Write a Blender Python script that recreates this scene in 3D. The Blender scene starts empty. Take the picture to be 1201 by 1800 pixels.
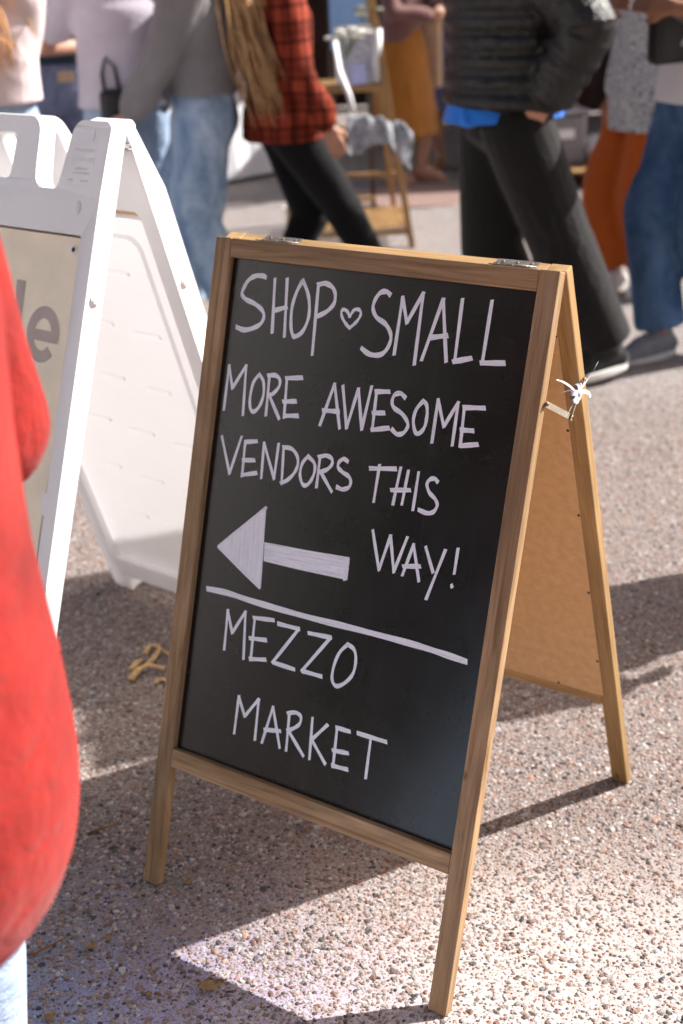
import bpy, bmesh, math, random
import numpy as np
from mathutils import Vector, Matrix, noise
from mathutils.geometry import tessellate_polygon
random.seed(7); rng = np.random.default_rng(7)
C = bpy.context.scene.collection
SC = bpy.context.scene
rad = math.radians

# ------------------------------------------------------------------ camera
cam_d = bpy.data.cameras.new('camera'); cam = bpy.data.objects.new('camera', cam_d); C.objects.link(cam)
cam.matrix_world = Matrix(((0.99898, 0.04511, 0.0, 0.0), (-0.01791, 0.39662, -0.91781, 0.0),
                           (-0.0414, 0.91687, 0.39702, 1.5094), (0, 0, 0, 1)))
cam_d.sensor_fit = 'VERTICAL'; cam_d.sensor_height = 36.0; cam_d.sensor_width = 24.0; cam_d.lens = 45.75
cam_d.clip_start = 0.05; cam_d.clip_end = 400
cam_d.dof.use_dof = True; cam_d.dof.focus_distance = 1.93; cam_d.dof.aperture_fstop = 3.3
SC.camera = cam

# ------------------------------------------------------------------ sky and sun
SUN_AZ, SUN_EL = rad(18.25), rad(40.0)
w = bpy.data.worlds.new('World'); SC.world = w; w.use_nodes = True
nt = w.node_tree; nt.nodes.clear()
sky = nt.nodes.new('ShaderNodeTexSky'); sky.sky_type = 'NISHITA'; sky.sun_disc = False
sky.sun_elevation = SUN_EL; sky.sun_rotation = math.pi / 2 - SUN_AZ
sky.air_density = 0.55; sky.dust_density = 5.0; sky.ozone_density = 0.0
bg = nt.nodes.new('ShaderNodeBackground'); bg.inputs['Strength'].default_value = 0.072
ow = nt.nodes.new('ShaderNodeOutputWorld')
nt.links.new(sky.outputs[0], bg.inputs[0]); nt.links.new(bg.outputs[0], ow.inputs[0])
sl = bpy.data.lights.new('sun', 'SUN'); sl.energy = 5.0; sl.angle = rad(0.5); sl.color = (1.0, 0.965, 0.925)
so = bpy.data.objects.new('sun', sl); C.objects.link(so)
sd = Vector((math.cos(SUN_EL) * math.cos(SUN_AZ), math.cos(SUN_EL) * math.sin(SUN_AZ), math.sin(SUN_EL)))
so.rotation_euler = (-sd).to_track_quat('-Z', 'Y').to_euler(); so.location = sd * 20
SC.view_settings.view_transform = 'Standard'; SC.view_settings.look = 'None'
SC.view_settings.exposure = 1.18; SC.view_settings.gamma = 1.0; SC.view_settings.use_curve_mapping = False

# ------------------------------------------------------------------ materials
class NT:
    """small helper for building node materials"""
    def __init__(s, name, rough=0.6, spec=0.3):
        s.m = bpy.data.materials.new(name); s.m.use_nodes = True
        s.t = s.m.node_tree; s.b = s.t.nodes['Principled BSDF']
        s.b.inputs['Roughness'].default_value = rough
        s.b.inputs['Specular IOR Level'].default_value = spec
    def n(s, kind, **kw):
        nd = s.t.nodes.new(kind)
        for k, v in kw.items():
            if k in nd.inputs: nd.inputs[k].default_value = v
            else: setattr(nd, k, v)
        return nd
    def l(s, a, b): s.t.links.new(a, b)
    def coord(s, scale=(1, 1, 1), rnd=False, out='Object'):
        tc = s.n('ShaderNodeTexCoord'); mp = s.n('ShaderNodeMapping'); mp.inputs['Scale'].default_value = scale
        s.l(tc.outputs[out], mp.inputs['Vector'])
        if rnd:
            oi = s.n('ShaderNodeObjectInfo'); mu = s.n('ShaderNodeMath', operation='MULTIPLY'); mu.inputs[1].default_value = 37.0
            s.l(oi.outputs['Random'], mu.inputs[0]); s.l(mu.outputs[0], mp.inputs['Location'])
        return mp.outputs[0]
    def noise(s, vec, scale, detail=4, rough=0.55, dist=0.0):
        nd = s.n('ShaderNodeTexNoise'); nd.inputs['Scale'].default_value = scale; nd.inputs['Detail'].default_value = detail
        nd.inputs['Roughness'].default_value = rough; nd.inputs['Distortion'].default_value = dist
        s.l(vec, nd.inputs['Vector']); return nd.outputs['Fac']
    def ramp(s, fac, stops, interp='LINEAR'):
        nd = s.n('ShaderNodeValToRGB'); cr = nd.color_ramp; cr.interpolation = interp
        while len(cr.elements) > 1: cr.elements.remove(cr.elements[-1])
        for i, (p, c) in enumerate(stops):
            e = cr.elements[0] if i == 0 else cr.elements.new(p)
            e.position = p; e.color = (*c, 1) if len(c) == 3 else c
        s.l(fac, nd.inputs['Fac']); return nd.outputs['Color']
    def mix(s, fac, a, b, mode='MIX'):
        nd = s.n('ShaderNodeMix'); nd.data_type = 'RGBA'; nd.blend_type = mode
        for v, i in ((fac, 0), (a, 6), (b, 7)):
            if hasattr(v, 'is_output'): s.l(v, nd.inputs[i])
            elif i == 0: nd.inputs[0].default_value = v
            else: nd.inputs[i].default_value = (*v, 1)
        return nd.outputs[2]
    def math(s, op, a, b=0.0, clamp=False):
        nd = s.n('ShaderNodeMath', operation=op); nd.use_clamp = clamp
        for v, i in ((a, 0), (b, 1)):
            if hasattr(v, 'is_output'): s.l(v, nd.inputs[i])
            else: nd.inputs[i].default_value = v
        return nd.outputs[0]
    def bump(s, h, strength=0.3, dist=0.002):
        nd = s.n('ShaderNodeBump'); nd.inputs['Strength'].default_value = strength; nd.inputs['Distance'].default_value = dist
        s.l(h, nd.inputs['Height']); s.l(nd.outputs[0], s.b.inputs['Normal'])
    def base(s, c):
        if hasattr(c, 'is_output'): s.l(c, s.b.inputs['Base Color'])
        else: s.b.inputs['Base Color'].default_value = (*c, 1)

def mul(c, k): return tuple(min(1, x * k) for x in c)

def cloth_mat(name, col, rough=0.85, var=0.25, weave=900, bump=0.25, col2=None, patch=6, sheen=0.2):
    if max(col) < 0.6: col = mul(col, 0.68); col2 = mul(col2, 0.68) if col2 else None
    t = NT(name, rough, 0.15); v = t.coord()
    a = t.noise(v, patch, 5, 0.6)
    c = t.ramp(a, [(0.3, mul(col, 1 - var)), (0.7, col2 or mul(col, 1 + var * 0.6))])
    f = t.noise(v, weave, 2)
    c = t.mix(0.25, c, t.ramp(f, [(0.3, (0.3, 0.3, 0.3)), (0.7, (1, 1, 1))]), 'MULTIPLY')
    t.base(c)
    h = t.math('ADD', t.noise(v, 26, 4, 0.6, 0.6), t.math('MULTIPLY', f, 0.08))
    t.bump(h, bump, 0.012)
    t.b.inputs['Sheen Weight'].default_value = sheen
    return t.m

def denim_mat(name, col, fade, contrast=1.0):
    col = mul(col, 0.72); fade = mul(fade, 0.75)
    t = NT(name, 0.85, 0.15); v = t.coord((1, 1, 0.55))
    a = t.noise(v, 6.5, 7, 0.7, 0.4)
    c = t.ramp(a, [(0.36, col), (0.66, fade)])
    f = t.noise(t.coord((1, 1, 3)), 420, 2)
    c = t.mix(0.35, c, t.ramp(f, [(0.35, (0.45, 0.45, 0.5)), (0.65, (1, 1, 1))]), 'MULTIPLY')
    t.base(c); t.bump(t.noise(t.coord((1, 1, 2.2)), 16, 5, 0.6, 1.2), 0.45, 0.018)
    return t.m

def plain_mat(name, col, rough=0.5, spec=0.4, metal=0.0, var=0.12, scale=20, bump=0.1):
    t = NT(name, rough, spec); v = t.coord()
    a = t.noise(v, scale, 5, 0.6)
    t.base(t.ramp(a, [(0.3, mul(col, 1 - var)), (0.7, mul(col, 1 + var))]))
    t.b.inputs['Metallic'].default_value = metal
    t.bump(a, bump, 0.002)
    return t.m

def wood_mat(name, dark, mid, light, grey=0.25, rough=0.62):
    t = NT(name, rough, 0.25); v = t.coord((1, 1, 0.055), rnd=True)
    g = t.noise(v, 55, 6, 0.62, 1.6)
    big = t.noise(t.coord((1, 1, 0.18), rnd=True), 9, 4, 0.6, 1.0)
    c = t.ramp(g, [(0.30, dark), (0.47, mid), (0.68, light)])
    c = t.mix(t.math('MULTIPLY', t.math('SUBTRACT', big, 0.42, True), 3.2, True), c, mul(mid, 0.50), 'MIX')
    fib = t.noise(t.coord((1, 1, 0.02), rnd=True), 420, 3, 0.7)
    c = t.mix(0.35, c, t.ramp(fib, [(0.32, (0.55, 0.5, 0.45)), (0.6, (1, 1, 1))]), 'MULTIPLY')
    # grey weathering patches, small knots and scuffs
    wz = t.noise(t.coord(rnd=True), 7, 5, 0.7)
    c = t.mix(t.math('MULTIPLY', t.math('SUBTRACT', wz, 0.52, True), 4 * grey, True), c, (0.30, 0.25, 0.20))
    vo = t.n('ShaderNodeTexVoronoi', feature='F1'); vo.inputs['Scale'].default_value = 16
    t.l(t.coord((1, 1, 0.5), rnd=True), vo.inputs['Vector'])
    kn = t.ramp(vo.outputs['Distance'], [(0.035, (0.16, 0.09, 0.05)), (0.075, (1, 1, 1))])
    c = t.mix(0.55, c, kn, 'MULTIPLY')
    t.base(c)
    t.l(t.ramp(g, [(0.3, (0.75,) * 3), (0.7, (0.5,) * 3)]), t.b.inputs['Roughness'])
    t.bump(t.math('ADD', t.math('MULTIPLY', fib, 0.5), g), 0.35, 0.0012)
    return t.m

M = {}
M['wood'] = wood_mat('oiled_wood', (0.17, 0.088, 0.038), (0.41, 0.256, 0.132), (0.53, 0.36, 0.205))
M['wood_rear'] = wood_mat('rear_frame_wood', (0.29, 0.17, 0.068), (0.42, 0.26, 0.112), (0.49, 0.32, 0.155), grey=0.1)
M['wood_pale'] = wood_mat('pale_display_wood', (0.26, 0.14, 0.05), (0.37, 0.215, 0.085), (0.45, 0.28, 0.13), grey=0.05)
M['hardboard'] = plain_mat('hardboard', (0.56, 0.355, 0.185), 0.7, 0.2, var=0.10, scale=60, bump=0.15)
M['hinge'] = plain_mat('hinge_steel', (0.27, 0.245, 0.21), 0.5, 0.5, 0.9, 0.35, 90, 0.3)
M['screw'] = plain_mat('rusty_screw', (0.22, 0.12, 0.07), 0.5, 0.5, 0.7, 0.4, 300, 0.3)
M['nail'] = plain_mat('nail_hole', (0.05, 0.025, 0.015), 0.8)
M['latch'] = plain_mat('latch_strip', (0.40, 0.36, 0.28), 0.45, 0.5, 0.55, 0.18, 60, 0.15)
M['bolt'] = plain_mat('bolt_steel', (0.5, 0.5, 0.5), 0.3, 0.6, 1.0, 0.3, 400, 0.5)

def board_mat():
    t = NT('chalkboard_black', 0.34, 0.62); v = t.coord()
    a = t.noise(v, 5, 6, 0.65, 0.4); f = t.noise(v, 700, 2)
    c = t.ramp(a, [(0.35, (0.0030, 0.0029, 0.0027)), (0.75, (0.0065, 0.0062, 0.0058))])
    sm = t.noise(t.coord((2.2, 1, 0.5)), 5.5, 6, 0.7, 1.4)
    c = t.mix(t.math('MULTIPLY', t.math('SUBTRACT', sm, 0.50, True), 0.16, True), c, (0.20, 0.20, 0.205))
    st = t.noise(t.coord((0.6, 1, 26)), 9, 4, 0.75, 0.3)
    c = t.mix(t.math('MULTIPLY', t.math('SUBTRACT', st, 0.62, True), 0.10, True), c, (0.25, 0.25, 0.26))
    c = t.mix(t.math('MULTIPLY', t.math('GREATER_THAN', t.noise(v, 330, 1), 0.755), 0.30), c, (0.12, 0.12, 0.125))
    t.base(c)
    t.l(t.math('ADD', t.math('MULTIPLY', a, 0.16), 0.20), t.b.inputs['Roughness'])
    t.bump(f, 0.12, 0.0006); return t.m
M['board'] = board_mat()

def marker_mat():
    # chalk marker laid in strokes: UV.x runs along a stroke, UV.y across it
    t = NT('chalk_marker', 0.7, 0.2)
    uv = t.n('ShaderNodeUVMap'); mp = t.n('ShaderNodeMapping'); mp.inputs['Scale'].default_value = (14, 5.0, 1)
    t.l(uv.outputs[0], mp.inputs['Vector'])
    a = t.noise(mp.outputs[0], 1.0, 3, 0.6)
    sp = t.n('ShaderNodeSeparateXYZ'); t.l(uv.outputs[0], sp.inputs[0])
    e = t.math('ABSOLUTE', t.math('SUBTRACT', sp.outputs[1], 0.5))
    c = t.ramp(a, [(0.28, (0.54, 0.555, 0.64)), (0.42, (0.80, 0.81, 0.87)), (0.65, (0.93, 0.935, 0.96))])
    c = t.mix(t.ramp(e, [(0.30, (0, 0, 0)), (0.5, (0.5, 0.5, 0.5))]), c, (0.95, 0.95, 0.97))
    g = t.noise(t.coord(), 160, 3, 0.6)
    c = t.mix(0.5, c, t.ramp(g, [(0.3, (0.86, 0.87, 0.91)), (0.5, (1, 1, 1))]), 'MULTIPLY')
    t.base(c); return t.m
M['marker'] = marker_mat()

def plastic_mat(name='white_plastic', col=(0.93, 0.925, 0.935), scuff=0.4, trans=0.06):
    t = NT(name, 0.42, 0.4); v = t.coord()
    a = t.noise(v, 4, 6, 0.7)
    c = t.ramp(a, [(0.3, mul(col, 0.93)), (0.7, col)])
    sc = t.noise(t.coord((1, 1, 0.25)), 38, 5, 0.75, 0.8)
    c = t.mix(t.math('MULTIPLY', t.math('SUBTRACT', sc, 0.60, True), 1.6 * scuff, True), c, (0.55, 0.50, 0.47))
    t.base(c); t.bump(t.noise(v, 260, 3), 0.10, 0.0008)
    tr = t.n('ShaderNodeBsdfTranslucent'); tr.inputs['Color'].default_value = (0.84, 0.82, 0.83, 1)
    mx = t.n('ShaderNodeMixShader'); mx.inputs[0].default_value = trans
    t.l(t.b.outputs[0], mx.inputs[1]); t.l(tr.outputs[0], mx.inputs[2]); t.l(mx.outputs[0], t.t.nodes['Material Output'].inputs['Surface'])
    return t.m
M['plastic'] = plastic_mat()
M['plastic_in'] = plastic_mat('white_plastic_inner_web', (0.84, 0.835, 0.84), 0.5, 0.17)
M['dark'] = plain_mat('dark_gap', (0.02, 0.018, 0.016), 0.8)
M['sheet'] = plain_mat('cream_sheet', (0.90, 0.80, 0.62), 0.45, 0.4, var=0.09, scale=9, bump=0.5)
M['sheet_print'] = plain_mat('grey_print', (0.42, 0.35, 0.32), 0.45, 0.4, var=0.08, scale=30)
M['bark'] = plain_mat('dry_twig', (0.24, 0.12, 0.05), 0.9, 0.1, var=0.4, scale=200, bump=0.4)
M['leaf'] = plain_mat('dry_leaf', (0.46, 0.30, 0.16), 0.8, 0.1, var=0.3, scale=120, bump=0.4)
M['shaving'] = plain_mat('wood_shaving', (0.58, 0.38, 0.18), 0.8, 0.1, var=0.25, scale=100, bump=0.3)

def ground_mat():
    t = NT('exposed_aggregate_concrete', 0.85, 0.2)
    g = t.n('ShaderNodeNewGeometry'); pos = g.outputs['Position']
    sep = t.n('ShaderNodeSeparateXYZ'); t.l(pos, sep.inputs[0]); X, Y = sep.outputs[0], sep.outputs[1]
    # pebbles as material (used beyond the modelled ones, and as fine grit between those)
    def vor(scale, feat='F1', rnd=1.0):
        vo = t.n('ShaderNodeTexVoronoi', feature=feat); vo.inputs['Scale'].default_value = scale
        vo.inputs['Randomness'].default_value = rnd; t.l(pos, vo.inputs['Vector']); return vo
    vc = vor(118); ve = vor(118, 'DISTANCE_TO_EDGE')
    sepc = t.n('ShaderNodeSeparateColor'); t.l(vc.outputs['Color'], sepc.inputs[0])
    peb = t.ramp(sepc.outputs[0], [(0.0, (0.128, 0.111, 0.107)), (0.18, (0.192, 0.165, 0.158)), (0.36, (0.274, 0.219, 0.195)),
                                   (0.55, (0.303, 0.261, 0.243)), (0.72, (0.338, 0.312, 0.302)), (0.88, (0.384, 0.378, 0.378)), (1.0, (0.256, 0.252, 0.252))])
    far_mort = (0.233, 0.210, 0.202)
    edge = t.ramp(ve.outputs['Distance'], [(0.02, (0, 0, 0)), (0.11, (1, 1, 1))])
    far = t.mix(edge, far_mort, peb)
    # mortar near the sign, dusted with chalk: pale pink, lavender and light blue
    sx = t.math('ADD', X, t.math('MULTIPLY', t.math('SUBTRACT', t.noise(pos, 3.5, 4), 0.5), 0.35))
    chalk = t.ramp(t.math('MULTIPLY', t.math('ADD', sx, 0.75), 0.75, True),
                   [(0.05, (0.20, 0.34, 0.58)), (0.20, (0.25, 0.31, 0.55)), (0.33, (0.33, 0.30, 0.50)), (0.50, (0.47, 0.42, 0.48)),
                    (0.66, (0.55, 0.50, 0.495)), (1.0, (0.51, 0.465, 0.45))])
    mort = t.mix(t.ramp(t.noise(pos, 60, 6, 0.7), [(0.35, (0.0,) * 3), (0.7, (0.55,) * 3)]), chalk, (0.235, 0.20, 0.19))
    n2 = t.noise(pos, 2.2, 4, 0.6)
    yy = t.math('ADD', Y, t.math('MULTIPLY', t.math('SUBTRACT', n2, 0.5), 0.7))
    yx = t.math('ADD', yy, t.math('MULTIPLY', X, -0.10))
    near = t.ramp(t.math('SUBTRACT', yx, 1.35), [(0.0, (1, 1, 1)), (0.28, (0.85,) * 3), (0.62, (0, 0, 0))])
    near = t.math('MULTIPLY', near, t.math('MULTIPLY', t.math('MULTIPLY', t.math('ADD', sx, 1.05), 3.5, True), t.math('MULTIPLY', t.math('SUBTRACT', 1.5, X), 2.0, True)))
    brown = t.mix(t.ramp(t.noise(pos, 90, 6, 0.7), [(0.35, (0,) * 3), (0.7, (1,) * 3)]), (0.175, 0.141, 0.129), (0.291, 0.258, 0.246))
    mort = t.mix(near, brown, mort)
    # fine sand grit
    vs = vor(420); sc2 = t.n('ShaderNodeSeparateColor'); t.l(vs.outputs['Color'], sc2.inputs[0])
    grit = t.ramp(sc2.outputs[0], [(0.0, (0.35, 0.3, 0.3)), (0.12, (0.55, 0.5, 0.5)), (0.3, (1, 1, 1)), (0.9, (1, 1, 1)), (1.0, (1.0, 0.75, 0.6))])
    mort = t.mix(0.8, mort, grit, 'MULTIPLY')
    zone = t.ramp(t.math('MULTIPLY', t.math('SUBTRACT', Y, 3.9), 1.0, True), [(0.0, (0, 0, 0)), (0.7, (1, 1, 1))])
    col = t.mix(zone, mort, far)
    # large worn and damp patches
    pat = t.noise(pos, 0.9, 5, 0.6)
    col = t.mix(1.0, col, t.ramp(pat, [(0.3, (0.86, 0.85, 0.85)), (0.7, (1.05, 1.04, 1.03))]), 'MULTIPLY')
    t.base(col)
    hf = t.math('MULTIPLY', edge, zone)
    h = t.math('ADD', t.math('MULTIPLY', hf, 1.0), t.math('MULTIPLY', t.noise(pos, 320, 4, 0.7), 0.45))
    t.bump(h, 0.8, 0.0028)
    return t.m
M['ground'] = ground_mat()

def pebble_mat():
    t = NT('pebble', 0.55, 0.35)
    oi = t.n('ShaderNodeObjectInfo')
    c = t.ramp(oi.outputs['Random'], [(0.0, (0.035, 0.034, 0.035)), (0.08, (0.085, 0.076, 0.076)), (0.16, (0.17, 0.15, 0.145)), (0.24, (0.17, 0.085, 0.06)),
                                      (0.36, (0.25, 0.165, 0.13)), (0.50, (0.30, 0.225, 0.19)), (0.64, (0.33, 0.275, 0.25)),
                                      (0.75, (0.26, 0.245, 0.24)), (0.87, (0.39, 0.355, 0.335)), (0.96, (0.50, 0.48, 0.475)), (1.0, (0.40, 0.20, 0.11))])
    v = t.coord()
    a = t.noise(v, 1.3, 4, 0.7)
    c = t.mix(1.0, c, t.ramp(a, [(0.3, (0.66, 0.64, 0.64)), (0.7, (1.12, 1.1, 1.08))]), 'MULTIPLY')
    t.base(c); t.bump(a, 0.3, 0.3)
    return t.m
M['pebble'] = pebble_mat()

# ------------------------------------------------------------------ object helpers
def link(o, parent=None):
    C.objects.link(o)
    if parent is not None: o.parent = parent
    return o
def mobj(name, verts, faces, mat, parent=None, smooth=False, mw=None):
    me = bpy.data.meshes.new(name); me.from_pydata([tuple(v) for v in verts], [], faces); me.update()
    if mat: me.materials.append(mat)
    if smooth:
        for p in me.polygons: p.use_smooth = True
    o = bpy.data.objects.new(name, me)
    if mw is not None: o.matrix_local = mw
    return link(o, parent)
def bobj(name, bm, mat, parent=None, smooth=False, mw=None):
    me = bpy.data.meshes.new(name); bmesh.ops.recalc_face_normals(bm, faces=bm.faces[:]); bm.to_mesh(me); bm.free()
    if mat: me.materials.append(mat)
    if smooth:
        for p in me.polygons: p.use_smooth = True
    o = bpy.data.objects.new(name, me)
    if mw is not None: o.matrix_local = mw
    return link(o, parent)
def tag(o, label=None, cat=None, group=None, kind=None):
    for k, v in (('label', label), ('category', cat), ('group', group), ('kind', kind)):
        if v: o[k] = v
    return o
def thing(name, label, cat, loc=(0, 0, 0), rz=0.0, group=None):
    o = bpy.data.objects.new(name, None); o.empty_display_size = 0.1
    o.location = loc; o.rotation_euler = (0, 0, rz); C.objects.link(o)
    return tag(o, label, cat, group)
def box_bm(sx, sy, sz, bev=0.0, seg=2, bm=None, at=(0, 0, 0)):
    own = bm or bmesh.new()
    r = bmesh.ops.create_cube(own, size=1.0)
    vs = r['verts']
    for v in vs: v.co = Vector((v.co.x * sx + at[0], v.co.y * sy + at[1], v.co.z * sz + at[2]))
    if bev > 0:
        es = list({e for v in vs for e in v.link_edges})
        bmesh.ops.bevel(own, geom=es, offset=bev, segments=seg, affect='EDGES', profile=0.6)
    return own
def tube_bm(bm, pts, radii, seg=10, cap=True, flat=1.0):
    pts = [Vector(p) for p in pts]; rings = []
    ref = Vector((0, 0, 1))
    for i, p in enumerate(pts):
        d = (pts[min(i + 1, len(pts) - 1)] - pts[max(i - 1, 0)]).normalized()
        a = d.cross(ref)
        if a.length < 0.05: a = d.cross(Vector((0, 1, 0)))
        a.normalize(); b = d.cross(a).normalized(); r = radii[i] if hasattr(radii, '__len__') else radii
        rings.append([bm.verts.new(p + a * (r * math.cos(2 * math.pi * k / seg)) + b * (r * flat * math.sin(2 * math.pi * k / seg))) for k in range(seg)])
    for i in range(len(rings) - 1):
        for k in range(seg):
            bm.faces.new((rings[i][k], rings[i][(k + 1) % seg], rings[i + 1][(k + 1) % seg], rings[i + 1][k]))
    if cap:
        bm.faces.new(rings[0][::-1]); bm.faces.new(rings[-1])
    return bm
def loft_bm(bm, rings, seg=28):
    """rings: (centre, axis_a, axis_b) with the axes already scaled to the radii; optional superellipse power"""
    rr = []
    for c, a, b in rings:
        c, a, b = Vector(c), Vector(a), Vector(b)
        rr.append([bm.verts.new(c + a * math.cos(2 * math.pi * k / seg) + b * math.sin(2 * math.pi * k / seg)) for k in range(seg)])
    for i in range(len(rr) - 1):
        for k in range(seg):
            bm.faces.new((rr[i][k], rr[i][(k + 1) % seg], rr[i + 1][(k + 1) % seg], rr[i + 1][k]))
    bm.faces.new(rr[0][::-1]); bm.faces.new(rr[-1])
def capsule(bm, p0, p1, r0, r1, seg=14):
    p0, p1 = Vector(p0), Vector(p1); d = (p1 - p0); L = d.length
    if L < 1e-6: d = Vector((0, 0, 1)); L = 1e-6
    d = d / L if L > 1e-5 else Vector((0, 0, 1))
    pts, rs = [], []
    for k in (80, 50, 20): pts.append(p0 - d * r0 * math.sin(rad(k))); rs.append(r0 * math.cos(rad(k)))
    pts.append(p0); rs.append(r0); pts.append(p0.lerp(p1, .5)); rs.append((r0 + r1) / 2); pts.append(p1); rs.append(r1)
    for k in (20, 50, 80): pts.append(p1 + d * r1 * math.sin(rad(k))); rs.append(r1 * math.cos(rad(k)))
    tube_bm(bm, pts, rs, seg)
def remeshed(name, bm, mat, parent, voxel=0.01, smooth=3, disp=None):
    """join overlapping closed shells into one continuous skin"""
    bmesh.ops.recalc_face_normals(bm, faces=bm.faces[:])
    me = bpy.data.meshes.new(name); bm.to_mesh(me); bm.free()
    o = bpy.data.objects.new(name, me); C.objects.link(o)
    m = o.modifiers.new('r', 'REMESH'); m.mode = 'VOXEL'; m.voxel_size = voxel; m.adaptivity = 0.0
    if smooth:
        s = o.modifiers.new('s', 'SMOOTH'); s.factor = 0.5; s.iterations = smooth
    dg = bpy.context.evaluated_depsgraph_get(); dg.update()
    me2 = bpy.data.meshes.new_from_object(o.evaluated_get(dg)); me2.name = name
    bpy.data.objects.remove(o); bpy.data.meshes.remove(me)
    if disp:
        co = np.empty(len(me2.vertices) * 3, np.float32); me2.vertices.foreach_get('co', co); co = co.reshape(-1, 3)
        no = np.empty(len(me2.vertices) * 3, np.float32); me2.vertices.foreach_get('normal', no); no = no.reshape(-1, 3)
        co = co + no * disp(co)[:, None]
        me2.vertices.foreach_set('co', co.astype(np.float32).ravel()); me2.update()
    for p in me2.polygons: p.use_smooth = True
    me2.materials.clear()
    if mat: me2.materials.append(mat)
    o = bpy.data.objects.new(name, me2)
    return link(o, parent)
def folds(amp=0.008, freq=9.0, seed=0.0, zs=1.0):
    amp = amp * 1.5
    r = np.random.default_rng(int(seed * 10) + 3)
    ks = [(r.normal(size=3) * np.array([1, 1, zs]) * freq * f, r.uniform(0, 6.28), a) for f, a in ((1, 1), (1.6, .7), (2.7, .45), (4.1, .25)) for _ in range(3)]
    def f(co):
        w = co + 0.03 * np.sin(co[:, [1, 2, 0]] * 14 + seed)
        s = np.zeros(len(co))
        for k, ph, a in ks: s += a * (1 - 2 * np.abs(np.sin((w @ k) * 0.5 + ph)))
        return np.maximum(amp * s / 3.0, -0.0045)
    return f

# ------------------------------------------------------------------ ground
tag(mobj('ground', [(-60, -20, 0), (60, -20, 0), (60, 90, 0), (-60, 90, 0)], [(0, 1, 2, 3)], M['ground']), kind='structure')

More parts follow.
